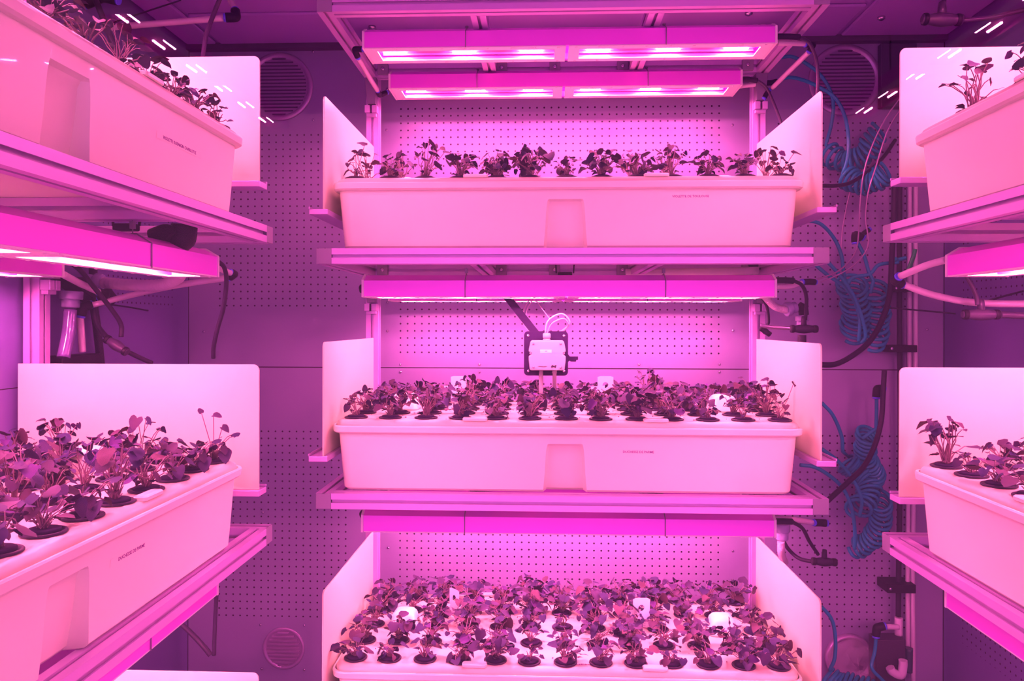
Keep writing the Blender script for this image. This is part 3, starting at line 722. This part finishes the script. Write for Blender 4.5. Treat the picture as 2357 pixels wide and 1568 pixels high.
line('air_hose', [(1842, 1069, 2.40), (1878, 1075, 2.40), (1917, 1099, 2.41), (1945, 1129, 2.42), (1963, 1177, 2.43), (1969, 1230, 2.44), (1968, 1262, 2.46)], bh, BLUE, 'long plain blue hose arching down from behind middle tray', 'hose')
coil('air_hose', [('s', [(1892, 1395, 2.42), (1915, 1423, 2.42), (1924, 1462, 2.43), (1923, 1512, 2.44), (1912, 1540, 2.45)]),
                  ('c', [(1902, 1558, 2.48), (1930, 1572, 2.48), (1975, 1580, 2.48), (2010, 1590, 2.48)], .034, 10)], bh, BLUE, 'blue hose beside the bottom tray, coil at the lower edge', 'hose')
line('air_hose', [(2018, 1465, 2.52), (2015, 1498, 2.52), (2008, 1535, 2.5), (2029, 1560, 2.5), (2050, 1580, 2.5)], bh, BLUE, 'blue hose dropping from the lowest black elbow', 'hose')
# black cables
line('power_cable', [(1892, 426, 2.3), (1924, 426, 2.35), (1959, 418, 2.42), (2003, 389, 2.5), (2035, 357, 2.56), (2060, 320, 2.58)], .006, RUB, 'black cable curving behind the upper right panel', 'cable')
line('power_cable', [(1880, 838, 2.3), (1923, 837, 2.34), (1964, 816, 2.38), (2002, 784, 2.42), (2028, 740, 2.45), (2047, 681, 2.46), (2052, 605, 2.47), (2057, 488, 2.47), (2058, 410, 2.47)], .0085, RUB, 'thick black cable rising past the middle blue coils', 'cable')
line('power_cable', [(1905, 1152, 2.3), (1951, 1110, 2.34), (1990, 1071, 2.38), (2015, 1021, 2.42), (2029, 965, 2.45), (2033, 904, 2.46), (2036, 850, 2.46)], .008, RUB, 'thick black cable sloping over the lower blue coils', 'cable')
line('riser_pipe', [(2070, 405, 2.58), (2070, 700, 2.58), (2073, 1000, 2.58), (2070, 1290, 2.58), (2069, 1420, 2.58)], .009, RUB, 'black vertical riser beside two pale pipes', 'pipe')
line('riser_pipe', [(2093, 400, 2.585), (2093, 900, 2.585), (2090, 1300, 2.585), (2091, 1500, 2.585)], .0072, PIPED, 'left of the two pale vertical pipes in the right corner', 'pipe')
line('riser_pipe', [(2107, 400, 2.585), (2107, 900, 2.585), (2102, 1300, 2.585), (2104, 1580, 2.585)], .0078, PIPED, 'right of the two pale vertical pipes in the right corner', 'pipe')
def clamp(px0, px1, py0, py1, label):
    a = at(px0, py1, 2.55); c = at(px1, py0, 2.55); root = empty('pipe_clamp', label, 'clamp', a)
    MB().box(0, c.x - a.x, 0, .0795, 0, c.z - a.z).build('clamp_bar', BLACK, root, bevel=.002)
    screw(root, (.010, -.0002, (c.z - a.z) / 2), .005)
clamp(2046, 2112, 793, 809, 'black pipe clamp above the lower right panel')
clamp(2056, 2110, 654, 669, 'black pipe clamp at the height of the middle lamps')
clamp(2044, 2110, 1345, 1364, 'black pipe clamp below the lower right shelf')
# thin clear tubes
line('clear_tube', [(2085, 205, 2.42), (2035, 275, 2.4), (2000, 351, 2.4), (1984, 415, 2.4), (1979, 473, 2.4), (1973, 561, 2.4), (1955, 599, 2.38), (1923, 626, 2.36), (1876, 643, 2.34)], .0022, THIN, 'thin clear tube hanging in front of the blue hoses', 'tube')
line('clear_tube', [(2080, 235, 2.42), (2042, 300, 2.38), (2016, 380, 2.38), (1998, 440, 2.38), (1992, 500, 2.38), (1998, 560, 2.38), (1975, 600, 2.37), (1935, 628, 2.36), (1890, 648, 2.34)], .0022, THIN, 'thin clear tube, the right one of a pair over blue hoses', 'tube')
line('clear_tube', [(1962, 410, 2.6), (1940, 520, 2.6), (1935, 600, 2.6)], .0022, THIN, 'faint thin tube against the perforated wall', 'tube')
line('green_tube', [(2106, 572, 2.45), (2103, 586, 2.45), (2098, 600, 2.45), (2090, 622, 2.45)], .0068, GREEN, 'short green tube joining the pale risers', 'tube')

def elbow(p0, p1, p2, r, label, collar=True, name='elbow_fitting'):
    """black push-in elbow with blue collars"""
    P = [at(*q) if not isinstance(q, Vector) else q for q in (p0, p1, p2)]
    root = empty(name, label, 'pipe fitting', P[1])
    b = MB(); pts = spline([P[0] - P[1], (P[0] - P[1]) * .25 + (P[2] - P[1]) * .08, (P[2] - P[1]) * .25 + (P[0] - P[1]) * .08, P[2] - P[1]], 5)
    b.tube(pts, r, 14); b.build('body', BLACK, root)
    if collar:
        for q in (P[0], P[2]):
            d = (q - P[1]); L_ = d.normalized(); MB().cyl(d, d + L_ * .006, r * .92, r * .86, 14).build('collar', COLLAR, root)
    return root
def tube_(pts, label, r=.0075, m=PIPE): return line('coolant_tube', pts, r, m, label, 'tube', n=12)
def tee(c, half, r, label, ang=0, m=GREYC, up=True, Y=2.3, stem=.03):
    p = at(c[0], c[1], Y); root = empty('cable_connector', label, 'connector', p); root.rotation_euler = (0, ang, 0)
    MB().lathe([(r * .55, -half), (r * .75, -half + .004), (r * .75, -half * .7), (r, -half * .35), (r * 1.12, 0), (r, half * .35), (r * .8, half * .7), (r * .85, half - .006), (r * .85, half)], 16, (0, 0, 0), (1, 0, 0)).build('body', m, root)
    for s in (-1, 1):
        MB().lathe([(r * .9, 0), (r * .95, .003), (r * .95, .008), (r * .9, .010)], 16, (s * half * .82 - .005, 0, 0), (1, 0, 0)).build('grip_ring', BLACK, root)
    if up: MB().lathe([(r * .7, 0), (r * .62, stem * .6), (r * .5, stem)], 12, (0, 0, r * .5), (0, 0, 1)).build('branch', m, root)
    return root
def union(p, ax, r, L, label, m=UNION):
    p = at(*p) if not isinstance(p, Vector) else p; root = empty('pipe_union', label, 'pipe fitting', p); ax = Vector(ax)
    MB().lathe([(r, 0), (r * 1.04, .002), (r * 1.04, L * .45), (r, L * .5)], 10, (0, 0, 0), ax).build('nut', m, root, bevel=.001)
    MB().lathe([(r * .8, L * .5), (r * .82, L * .95), (r * .7, L)], 18, (0, 0, 0), ax).build('sleeve', m, root)
    return root
def corr(pts, r, label, n=70):
    P = spline([at(*p) for p in pts], 24); rs = [r * (1 + .08 * math.sin(i * 1.9)) for i in range(len(P))]
    o = MB().tube(P, rs, 14).build('ribbed_hose', PIPE, origin=P[0]); tag(o, label, 'hose'); return o

# --- centre rack, top level, left end
elbow((832, 114, 2.09), (812, 112, 2.09), (822, 132, 2.11), .0085, 'black elbow at left end of front top lamp')
tube_([(823, 134, 2.11), (845, 172, 2.24), (867, 208, 2.37)], 'white tube joining the two top lamps, left ends')
elbow((868, 210, 2.38), (872, 222, 2.43), (888, 214, 2.44), .0085, 'black elbow at left end of rear top lamp')
# right end
line('power_cable', [(1787, 83, 2.08), (1812, 83, 2.09), (1838, 84, 2.1)], .0085, RUB, 'black sleeve on cable leaving front top lamp', 'cable')
line('power_cable', [(1838, 84, 2.1), (1860, 96, 2.12), (1876, 130, 2.14), (1881, 170, 2.15), (1880, 215, 2.15), (1876, 250, 2.16)], .0048, GREYC, 'black cable dropping from front top lamp behind the right board', 'cable')
line('power_cable', [(1698, 183, 2.43), (1722, 182, 2.43), (1742, 184, 2.43)], .0085, RUB, 'black sleeve on cable leaving rear top lamp', 'cable')
line('power_cable', [(1742, 184, 2.43), (1762, 200, 2.43), (1778, 232, 2.44), (1790, 262, 2.44), (1800, 290, 2.44)], .0048, GREYC, 'black cable dropping from rear top lamp to the board', 'cable')
tube_([(1788, 98, 2.11), (1820, 98, 2.12), (1852, 99, 2.14)], 'short white tube at right end of front top lamp')
elbow((1854, 101, 2.14), (1874, 100, 2.15), (1862, 116, 2.16), .0085, 'black elbow at right end of front top lamp')
tube_([(1861, 118, 2.16), (1820, 158, 2.28), (1778, 200, 2.42)], 'white tube sloping back between right ends of top lamps')
tube_([(1699, 198, 2.45), (1730, 194, 2.45), (1754, 190, 2.45)], 'short white tube at right end of rear top lamp')
elbow((1758, 190, 2.45), (1775, 190, 2.45), (1786, 186, 2.46), .0085, 'black fitting feeding a blue hose near the rear top lamp')
elbow((1768, 208, 2.44), (1762, 216, 2.44), (1758, 224, 2.44), .008, 'small black fitting under rear top lamp, right end')
# --- middle level, right end
line('power_cable', [(1785, 644, 2.07), (1805, 644, 2.08), (1826, 645, 2.09)], .0085, RUB, 'black sleeve on cable leaving front middle lamp', 'cable')
line('power_cable', [(1826, 645, 2.09), (1846, 656, 2.11), (1856, 684, 2.13), (1854, 735, 2.15)], .0052, RUB, 'black cable from middle lamp down to its connector', 'cable')
tube_([(1785, 658, 2.10), (1815, 658, 2.12), (1846, 650, 2.15)], 'white tube at right end of the middle lamps')
elbow((1848, 648, 2.15), (1862, 647, 2.16), (1874, 648, 2.17), .0092, 'black plug at right end of the middle lamps')
corr([(1753, 672, 2.16), (1768, 690, 2.17), (1786, 706, 2.19), (1812, 713, 2.21)], .0098, 'ribbed white drain hose below middle lamp')
union((1808, 712, 2.21), (1, .25, .25), .020, .034, 'grey ribbed union nut at end of ribbed hose')
elbow((1838, 704, 2.24), (1850, 708, 2.24), (1850, 724, 2.24), .014, 'black drain elbow beside grey union', False)
union((1846, 726, 2.24), (0, 0, -1), .018, .03, 'grey union nut pointing down below drain elbow')
tee((1850, 756), .038, .0115, 'grey cable connector lying level beside middle lamp', 0, RUB, True, 2.15, .03)
line('power_cable', [(1750, 748, 2.2), (1775, 752, 2.19), (1800, 753, 2.17), (1825, 755, 2.15)], .0055, GREYC, 'glossy black cable running into the level connector', 'cable')
line('power_cable', [(1750, 680, 2.42), (1765, 705, 2.42), (1769, 738, 2.42), (1766, 748, 2.42)], .0048, RUB, 'black cable hanging from the rear middle lamp', 'cable')
tee((1762, 762), .016, .009, 'small black connector beside right post', R(35), RUB, False, 2.40)
line('drain_pipe', [(1846, 770, 2.26), (1846, 800, 2.26)], .013, RUB, 'short black drain pipe behind the right middle board', 'pipe')
elbow((1724, 590, 2.42), (1740, 618, 2.42), (1754, 590, 2.42), .019, 'large black drain bend under the upper shelf, right', False)
# --- bottom level right end
line('power_cable', [(1784, 1199, 2.07), (1805, 1199, 2.08), (1824, 1200, 2.09)], .0085, RUB, 'black sleeve on cable leaving bottom lamp', 'cable')
line('power_cable', [(1824, 1200, 2.09), (1848, 1215, 2.10), (1864, 1245, 2.12), (1884, 1275, 2.14)], .0052, RUB, 'black cable from bottom lamp down to its connector', 'cable')
line('power_cable', [(1800, 1235, 2.2), (1815, 1262, 2.19), (1840, 1284, 2.17), (1872, 1292, 2.15)], .0055, RUB, 'black cable curving into the bottom connector', 'cable')
tee((1898, 1292), .034, .0115, 'black cable connector hanging right of the bottom lamp', R(2), RUB, True, 2.14, .028)
tube_([(1776, 1190, 2.12), (1820, 1194, 2.14), (1872, 1202, 2.17)], 'white tube at right end of the bottom lamps')
elbow((1876, 1202, 2.17), (1890, 1202, 2.18), (1902, 1203, 2.18), .0105, 'black plug at right end of the bottom lamps')
union((1801, 1204, 2.16), (0, 0, -1), .021, .046, 'grey ribbed union nut under bottom lamp')
corr([(1799, 1245, 2.16), (1799, 1262, 2.17), (1800, 1275, 2.20), (1808, 1295, 2.24)], .0098, 'ribbed white hose dropping behind the bottom board')
elbow((838, 1190, 2.11), (834, 1184, 2.13), (838, 1180, 2.14), .009, 'black fitting at left end of bottom lamp', False)
elbow((838, 660, 2.12), (832, 662, 2.14), (834, 670, 2.16), .009, 'black fitting at left end of middle lamp', False)
# things under the upper shelf
MB()
def shelf_clip(px, py, Y, label):
    p = at(px, py, Y); root = empty('pipe_hanger', label, 'hanger', p)
    MB().box(-.022, .022, -.012, .012, -.010, .004).build('saddle', BLACK, root, bevel=.003)
    b = MB().tube([(-.026, 0, .0), (-.028, 0, .03), (-.012, 0, .048), (.012, 0, .048), (.028, 0, .03), (.026, 0, 0)], .0025, 6); b.build('strap', BLACK, root)
    return root
shelf_clip(1300, 629, 2.3, 'black pipe hanger under the middle of the upper shelf')
o = MB().tube([at(1440, 628, 2.36), at(1600, 626, 2.36), at(1745, 622, 2.36)], .012, 12).build('drain_pipe', PIPED); tag(o, 'pale drain pipe running under the upper shelf', 'pipe')
# --- left rack
line('power_cable', [(503, 604, 1.70), (516, 618, 1.71), (521, 650, 1.73), (514, 710, 1.76), (500, 760, 1.78), (492, 800, 1.80), (491, 826, 1.81)], .0052, RUB, 'black cable hanging from end of left lamp to the board', 'cable')
tube_([(504, 620, 1.72), (530, 630, 1.76)], 'short white tube at end of the left lamp', .007)
elbow((532, 629, 1.77), (542, 632, 1.78), (530, 640, 1.79), .009, 'black fitting at the end of left lamp')
def lw(px, py, X=-1.19): return atx(px, py, X)
tube_([(528, 640, 1.79), (400, 660, 1.88), (300, 682, 1.96), lw(214, 704, -1.17)], 'long white tube running back behind the left lamps', .0078)
corr([(232, 652, 1.97), (300, 658, 1.93), (370, 658, 1.86), (405, 644, 1.82), (416, 630, 1.78)], .0145, 'thick ribbed white hose under left lamps')
tube_([(145, 634, 1.75), (185, 655, 1.83), (226, 674, 1.90)], 'white tube from end of the rear left lamp', .0085)
elbow((228, 675, 1.92), (246, 680, 1.93), (232, 688, 1.94), .011, 'black fitting below rear left lamp')
elbow(lw(206, 704, -1.18), lw(190, 708, -1.185), lw(186, 728, -1.19), .0125, 'black elbow with blue collar on left coolant line')
tube_([lw(185, 732), lw(187, 770), lw(190, 812)], 'vertical white tube below the left elbow', .0085)
o = MB().tube(spline([lw(162, 716), lw(157, 770), lw(146, 826)]), .0155, 14).build('drain_hose', CLEAR); tag(o, 'thick clear hose below the left union', 'hose')
union(lw(164, 672), (-.05, 0, -1), .026, .042, 'big grey union nut behind left lamps')
union((236, 652, 1.97), (-1, -.1, .1), .022, .04, 'grey union nut on the ribbed left hose')
def sidebox(pts, label, name, cat, m=BLACK, X=-1.2485, t=.05):
    P = [atx(px, py, X) for px, py in pts]; c = P[0]
    o = MB().prism([(p.y - c.y, p.z - c.z) for p in P], (0, 0, 0), (0, 1, 0), (0, 0, 1), (t, 0, 0)).build(name, m, None, bevel=.003); o.location = c; tag(o, label, cat); return o
sidebox([(118, 640), (195, 640), (236, 690), (222, 704), (190, 700), (125, 655)], 'black pump body behind the left lamps', 'pump', 'pump')
sidebox([(100, 822), (196, 815), (196, 860), (100, 860)], 'black box just above the left lower board', 'box', 'box')
line('riser_pipe', [lw(214, 600, -1.225), lw(216, 700, -1.225), lw(224, 760, -1.225), lw(232, 840, -1.225)], .011, RUB, 'black standing pipe behind the left lamps', 'pipe')
line('power_cable', [(160, 606, 1.80), (185, 625, 1.82), (215, 662, 1.85), (255, 712, 1.88), (278, 748, 1.9), (279, 778, 1.9)], .0062, RUB, 'black cable dropping from the rear left lamp', 'cable')
line('power_cable', [(214, 690, 1.95), (222, 745, 1.94), (248, 782, 1.92)], .0068, RUB, 'black cable joining left connector from above', 'cable')
tee((268, 797), .034, .0125, 'grey cable connector above the lower left board', R(33), GREYC, False, 1.91)
line('power_cable', [(288, 809, 1.92), (315, 822, 1.95), (350, 838, 1.98)], .0062, RUB, 'black cable leaving left connector to the right', 'cable')
line('cable_tie', [(236, 701, 2.0), (290, 708, 2.0), (341, 717, 2.0)], .0022, RUB, 'long black cable tie tail pointing right, left rack', 'cable tie')
elbow((352, 551, 1.5), (385, 536, 1.5), (395, 552, 1.5), .020, 'black drain bend under the upper left shelf, small end', False)
elbow((385, 552, 1.52), (425, 556, 1.52), (424, 520, 1.52), .026, 'large black drain bend under the upper left shelf', False)
shelf_clip(290, 522, 1.45, 'black pipe hanger under the upper left shelf')
def bentbox(pts, label, name, cat, m=BLACK, Y=2.15, t=.04):
    P = [at(px, py, Y) for px, py in pts]; c = P[0]
    o = MB().prism([(p.x - c.x, p.z - c.z) for p in P], (0, 0, 0), (1, 0, 0), (0, 0, 1), (0, t, 0)).build(name, m, None, bevel=.003); o.location = c; tag(o, label, cat); return o
line('power_cable', [(501, 1350, 1.84), (497, 1420, 1.84), (495, 1475, 1.84), (494, 1510, 1.84)], .0052, RUB, 'black cable hanging below the lower left shelf', 'cable')
line('power_cable', [(400, 1422, 1.88), (440, 1458, 1.87), (470, 1490, 1.86), (486, 1510, 1.86)], .0062, RUB, 'black cable sloping down below the lower left shelf', 'cable')
# top left, near the ceiling
tube_([(226, 67, 2.05), (370, 55, 2.1), (515, 43, 2.15)], 'white tube crossing under the ceiling, top left', .0088)
elbow((518, 42, 2.15), (545, 43, 2.16), (540, 26, 2.17), .0135, 'black elbow near ceiling, top left')
tube_([(539, 22, 2.17), (530, 4, 2.2), (520, -18, 2.23)], 'short white tube rising out of frame, top left', .0088)
elbow((220, 66, 2.05), (205, 70, 2.04), (200, 60, 2.04), .011, 'black elbow above the upper left tray')
line('power_cable', [(508, -10, 1.9), (492, 30, 1.9), (474, 80, 1.88), (466, 130, 1.86), (464, 150, 1.85)], .0058, GREYC, 'grey cable hanging in front of ceiling, top left', 'cable')
line('power_cable', [(214, -10, 1.9), (240, 55, 1.9), (262, 110, 1.9), (280, 150, 1.9)], .008, RUB, 'thick black cable behind violets, top left', 'cable')
line('cable_tie', [(250, 57, 2.1), (330, 30, 2.1), (415, 2, 2.1)], .0022, RUB, 'black cable tie tail near ceiling, top left', 'cable tie')
elbow((195, 12, 2.0), (235, -8, 2.0), (268, 2, 2.0), .014, 'black fitting with blue collars at top left edge')
tube_([(167, 18, 2.05), (165, 40, 2.05), (164, 62, 2.05)], 'blue vertical tube above upper left tray', .009, COLLAR)  # tube in the same blue as the collars
# --- right rack
tube_([(2178, 596, 1.68), (2130, 610, 1.74), (2072, 634, 1.80)], 'white tube leaving the right lamp', .0082)
elbow((2068, 636, 1.81), (2058, 644, 1.83), (2074, 652, 1.84), .0115, 'black Y fitting with blue collars at right')
tube_([(2079, 653, 1.84), (2140, 675, 1.86), (2220, 692, 1.87), (2300, 697, 1.87), (2380, 697, 1.86)], 'long white tube sagging to the right edge', .0085)
line('power_cable', [(2214, 620, 1.78), (2234, 650, 1.78), (2247, 680, 1.79), (2250, 700, 1.79)], .0052, GREYC, 'grey cable down to the connector, right edge', 'cable')
tee((2258, 722), .043, .0125, 'grey cable connector at the right edge, middle height', R(0), GREYC, True, 1.80, .03)
line('power_cable', [(2300, 722, 1.80), (2340, 724, 1.80), (2380, 726, 1.80)], .008, GREYC, 'grey cable leaving right connector out of frame', 'cable')
line('cable_tie', [(2048, 707, 2.1), (2120, 713, 2.1), (2199, 720, 2.1)], .0022, RUB, 'long black cable tie tail, right of the blue coils', 'cable tie')
line('power_cable', [(2275, 690, 2.2), (2320, 677, 2.2), (2370, 664, 2.2)], .003, RUB, 'thin black cable against right wall', 'cable')
tee((2166, 43), .048, .0155, 'grey cable connector near ceiling, top right', R(2), GREYC, True, 1.9, .035)
line('power_cable', [(2214, 45, 1.9), (2280, 38, 1.9), (2330, 26, 1.9), (2380, 16, 1.9)], .0058, GREYC, 'grey cable leaving the top right connector', 'cable')
line('power_cable', [(2171, 18, 1.9), (2172, -12, 1.9)], .005, GREYC, 'grey cable rising from top right connector', 'cable')
elbow((1985, 545, 2.48), (1966, 535, 2.48), (1968, 556, 2.48), .012, 'black elbow among the middle blue hoses')
elbow((2000, 527, 2.5), (1990, 534, 2.5), (1982, 540, 2.5), .008, 'small black joint on the perforated wall')
elbow((2033, 893, 2.5), (2018, 892, 2.5), (2018, 912, 2.5), .0135, 'black elbow behind the lower right board')
elbow((2036, 1440, 2.52), (2018, 1442, 2.52), (2018, 1462, 2.52), .0135, 'black elbow low in the right corner')
line('riser_pipe', [(2070, 1420, 2.57), (2070, 1460, 2.57)], .013, PIPED, 'pale pipe coupling low in the right corner', 'pipe')
line('riser_pipe', [(2036, 1441, 2.56), (2070, 1442, 2.56)], .009, PIPED, 'pale branch pipe low in right corner', 'pipe')
line('riser_pipe', [(2093, 1490, 2.56), (2092, 1545, 2.56)], .014, mat('dark_green_plastic', (.01, .05, .06), .4), 'dark green coupling low in right corner', 'pipe')
line('drain_bend', [(2050, 1535, 2.5), (2056, 1545, 2.5), (2075, 1552, 2.5), (2080, 1530, 2.5), (2080, 1518, 2.5)], .014, PIPED, 'pale drain bend at foot of right corner', 'pipe')
bentbox([(2018, 1472), (2086, 1472), (2086, 1600), (2018, 1600)][::-1], 'dark box low behind the right corner pipes', 'box', 'box', mat('dark_box', (.025, .018, .045), .6), 2.53, .06)
bentbox([(2027, 97), (2110, 97), (2110, 245), (2027, 245)][::-1], 'dark socket panel half behind the upper right board', 'socket_panel', 'panel', mat('dark_panel', (.035, .025, .06), .5), 2.60, .029)

# ------------------------------------------------------------------ round vents
VENTR = mat('vent_ring', (.34, .25, .44), .3, metal=.4); VENTD = mat('vent_dark', (.028, .02, .055), .7, spec=.1); VENTS = mat('vent_slat', (.10, .07, .16), .45, metal=.2)
def vent(px, py, rad, label, shiny=False):
    p = at(px, py, YB); root = empty('wall_vent', label, 'vent', (p.x, YB - .0002, p.z))
    MB().lathe([(rad, 0), (rad, .004), (rad * .97, .006), (rad * .86, .006), (rad * .84, .002)], 48, (0, 0, 0), (0, -1, 0)).build('ring', VENTR, root)
    MB().lathe([(rad * .83, 0), (rad * .83, .0012)], 40, (0, 0, 0), (0, -1, 0)).build('backing', VENTD, root)
    n = 17 if not shiny else 10
    for i in range(n):
        z = (i - (n - 1) / 2) / (n / 2) * rad * .86; hw = math.sqrt(max(1e-6, (rad * .84) ** 2 - z * z)) - .004
        if hw < .012: continue
        q = rad * .84 / n; b = MB()
        P = [(-hw, -.004), (hw, -.004), (hw - .003, -.016), (-hw + .003, -.016)]
        b.add([(-hw, -.003, z + q * .35), (hw, -.003, z + q * .35), (hw * .98, -.011, z - q * .25), (-hw * .98, -.011, z - q * .25), (-hw, -.0025, z - q * .5), (hw, -.0025, z - q * .5)], [(0, 3, 2, 1), (3, 4, 5, 2), (0, 4, 3), (1, 2, 5), (0, 1, 5, 4)])
        b.build('slat', VENTS if not shiny else VENTR, root)
    return root
vent(642, 201, .120, 'round louvred wall vent, upper left')
vent(1943, 183, .122, 'round louvred wall vent, upper right beside blue hoses')
vent(655, 1493, .074, 'small shiny round vent low on the wall, left', True)
# duct opening wrapped in clear film
p = at(1955, 1512, YB); root = empty('duct_opening', 'round duct mouth wrapped in crumpled clear film, low right', 'duct', (p.x, YB - .0003, p.z))
MB().lathe([(.082, 0), (.082, .02), (.078, .022), (.070, .020), (.068, .002)], 36, (0, 0, 0), (0, -1, 0)).build('ring', VENTR, root)
random.seed(5)
b = MB(); n = 26; prof = [(.080, .020), (.084, .05), (.070, .085), (.045, .095), (.012, .080)]
vs = [(r_ * math.cos(2 * math.pi * k / n) + random.uniform(-.007, .007), -y_ + random.uniform(-.008, .008), r_ * math.sin(2 * math.pi * k / n) + random.uniform(-.007, .007)) for r_, y_ in prof for k in range(n)]
b.add(vs, [(i * n + k, i * n + (k + 1) % n, (i + 1) * n + (k + 1) % n, (i + 1) * n + k) for i in range(len(prof) - 1) for k in range(n)])
b.build('clear_film', mat('clear_film', (.9, .85, .95), .08, alpha=.16), root)

# ------------------------------------------------------------------ front glass
m = bpy.data.materials.new('front_glass'); m.use_nodes = True; nt = m.node_tree; nt.nodes.remove(nt.nodes['Principled BSDF'])
tr = nt.nodes.new('ShaderNodeBsdfTransparent'); gl = nt.nodes.new('ShaderNodeBsdfGlossy'); gl.inputs['Roughness'].default_value = 0.0
gl.inputs['Color'].default_value = (1, 1, 1, 1); tr.inputs['Color'].default_value = (.99, .98, .99, 1)
fr = nt.nodes.new('ShaderNodeFresnel'); fr.inputs['IOR'].default_value = 1.35; mx = nt.nodes.new('ShaderNodeMixShader')
nt.links.new(fr.outputs[0], mx.inputs[0]); nt.links.new(tr.outputs[0], mx.inputs[1]); nt.links.new(gl.outputs[0], mx.inputs[2]); nt.links.new(mx.outputs[0], nt.nodes['Material Output'].inputs['Surface'])
b = MB().add([(XL, .30, 0), (XR, .30, 0), (XR, .30, ZC), (XL, .30, ZC)], [(0, 1, 2, 3)]); o = b.build('window_1', m); tag(o, None, None, kind='structure')

# ------------------------------------------------------------------ world, camera, view
w = bpy.data.worlds.new('hall'); SC.world = w; w.use_nodes = True; bg = w.node_tree.nodes['Background']
bg.inputs['Color'].default_value = (1.0, .21, .80, 1); bg.inputs['Strength'].default_value = 1.65
cam = bpy.data.cameras.new('camera'); co = bpy.data.objects.new('camera', cam); COL.objects.link(co); SC.camera = co
co.location = (0, 0, CZ); co.rotation_euler = (R(90), R(-.12), TH); co.rotation_mode = 'XYZ'
cam.sensor_width = 36; cam.lens = F / W0 * 36; cam.shift_y = -(H0 / 2 - HY) / W0; cam.clip_start = .01
vs_ = SC.view_settings; vs_.view_transform = 'Standard'; vs_.look = 'None'; vs_.gamma = 1; vs_.use_curve_mapping = False; vs_.exposure = .3
cy = SC.cycles
cy.max_bounces = 5; cy.diffuse_bounces = 4; cy.glossy_bounces = 2; cy.transparent_max_bounces = 8; cy.caustics_reflective = False; cy.caustics_refractive = False
cy.sample_clamp_indirect = 8; cy.use_denoising = True; cy.use_light_tree = True
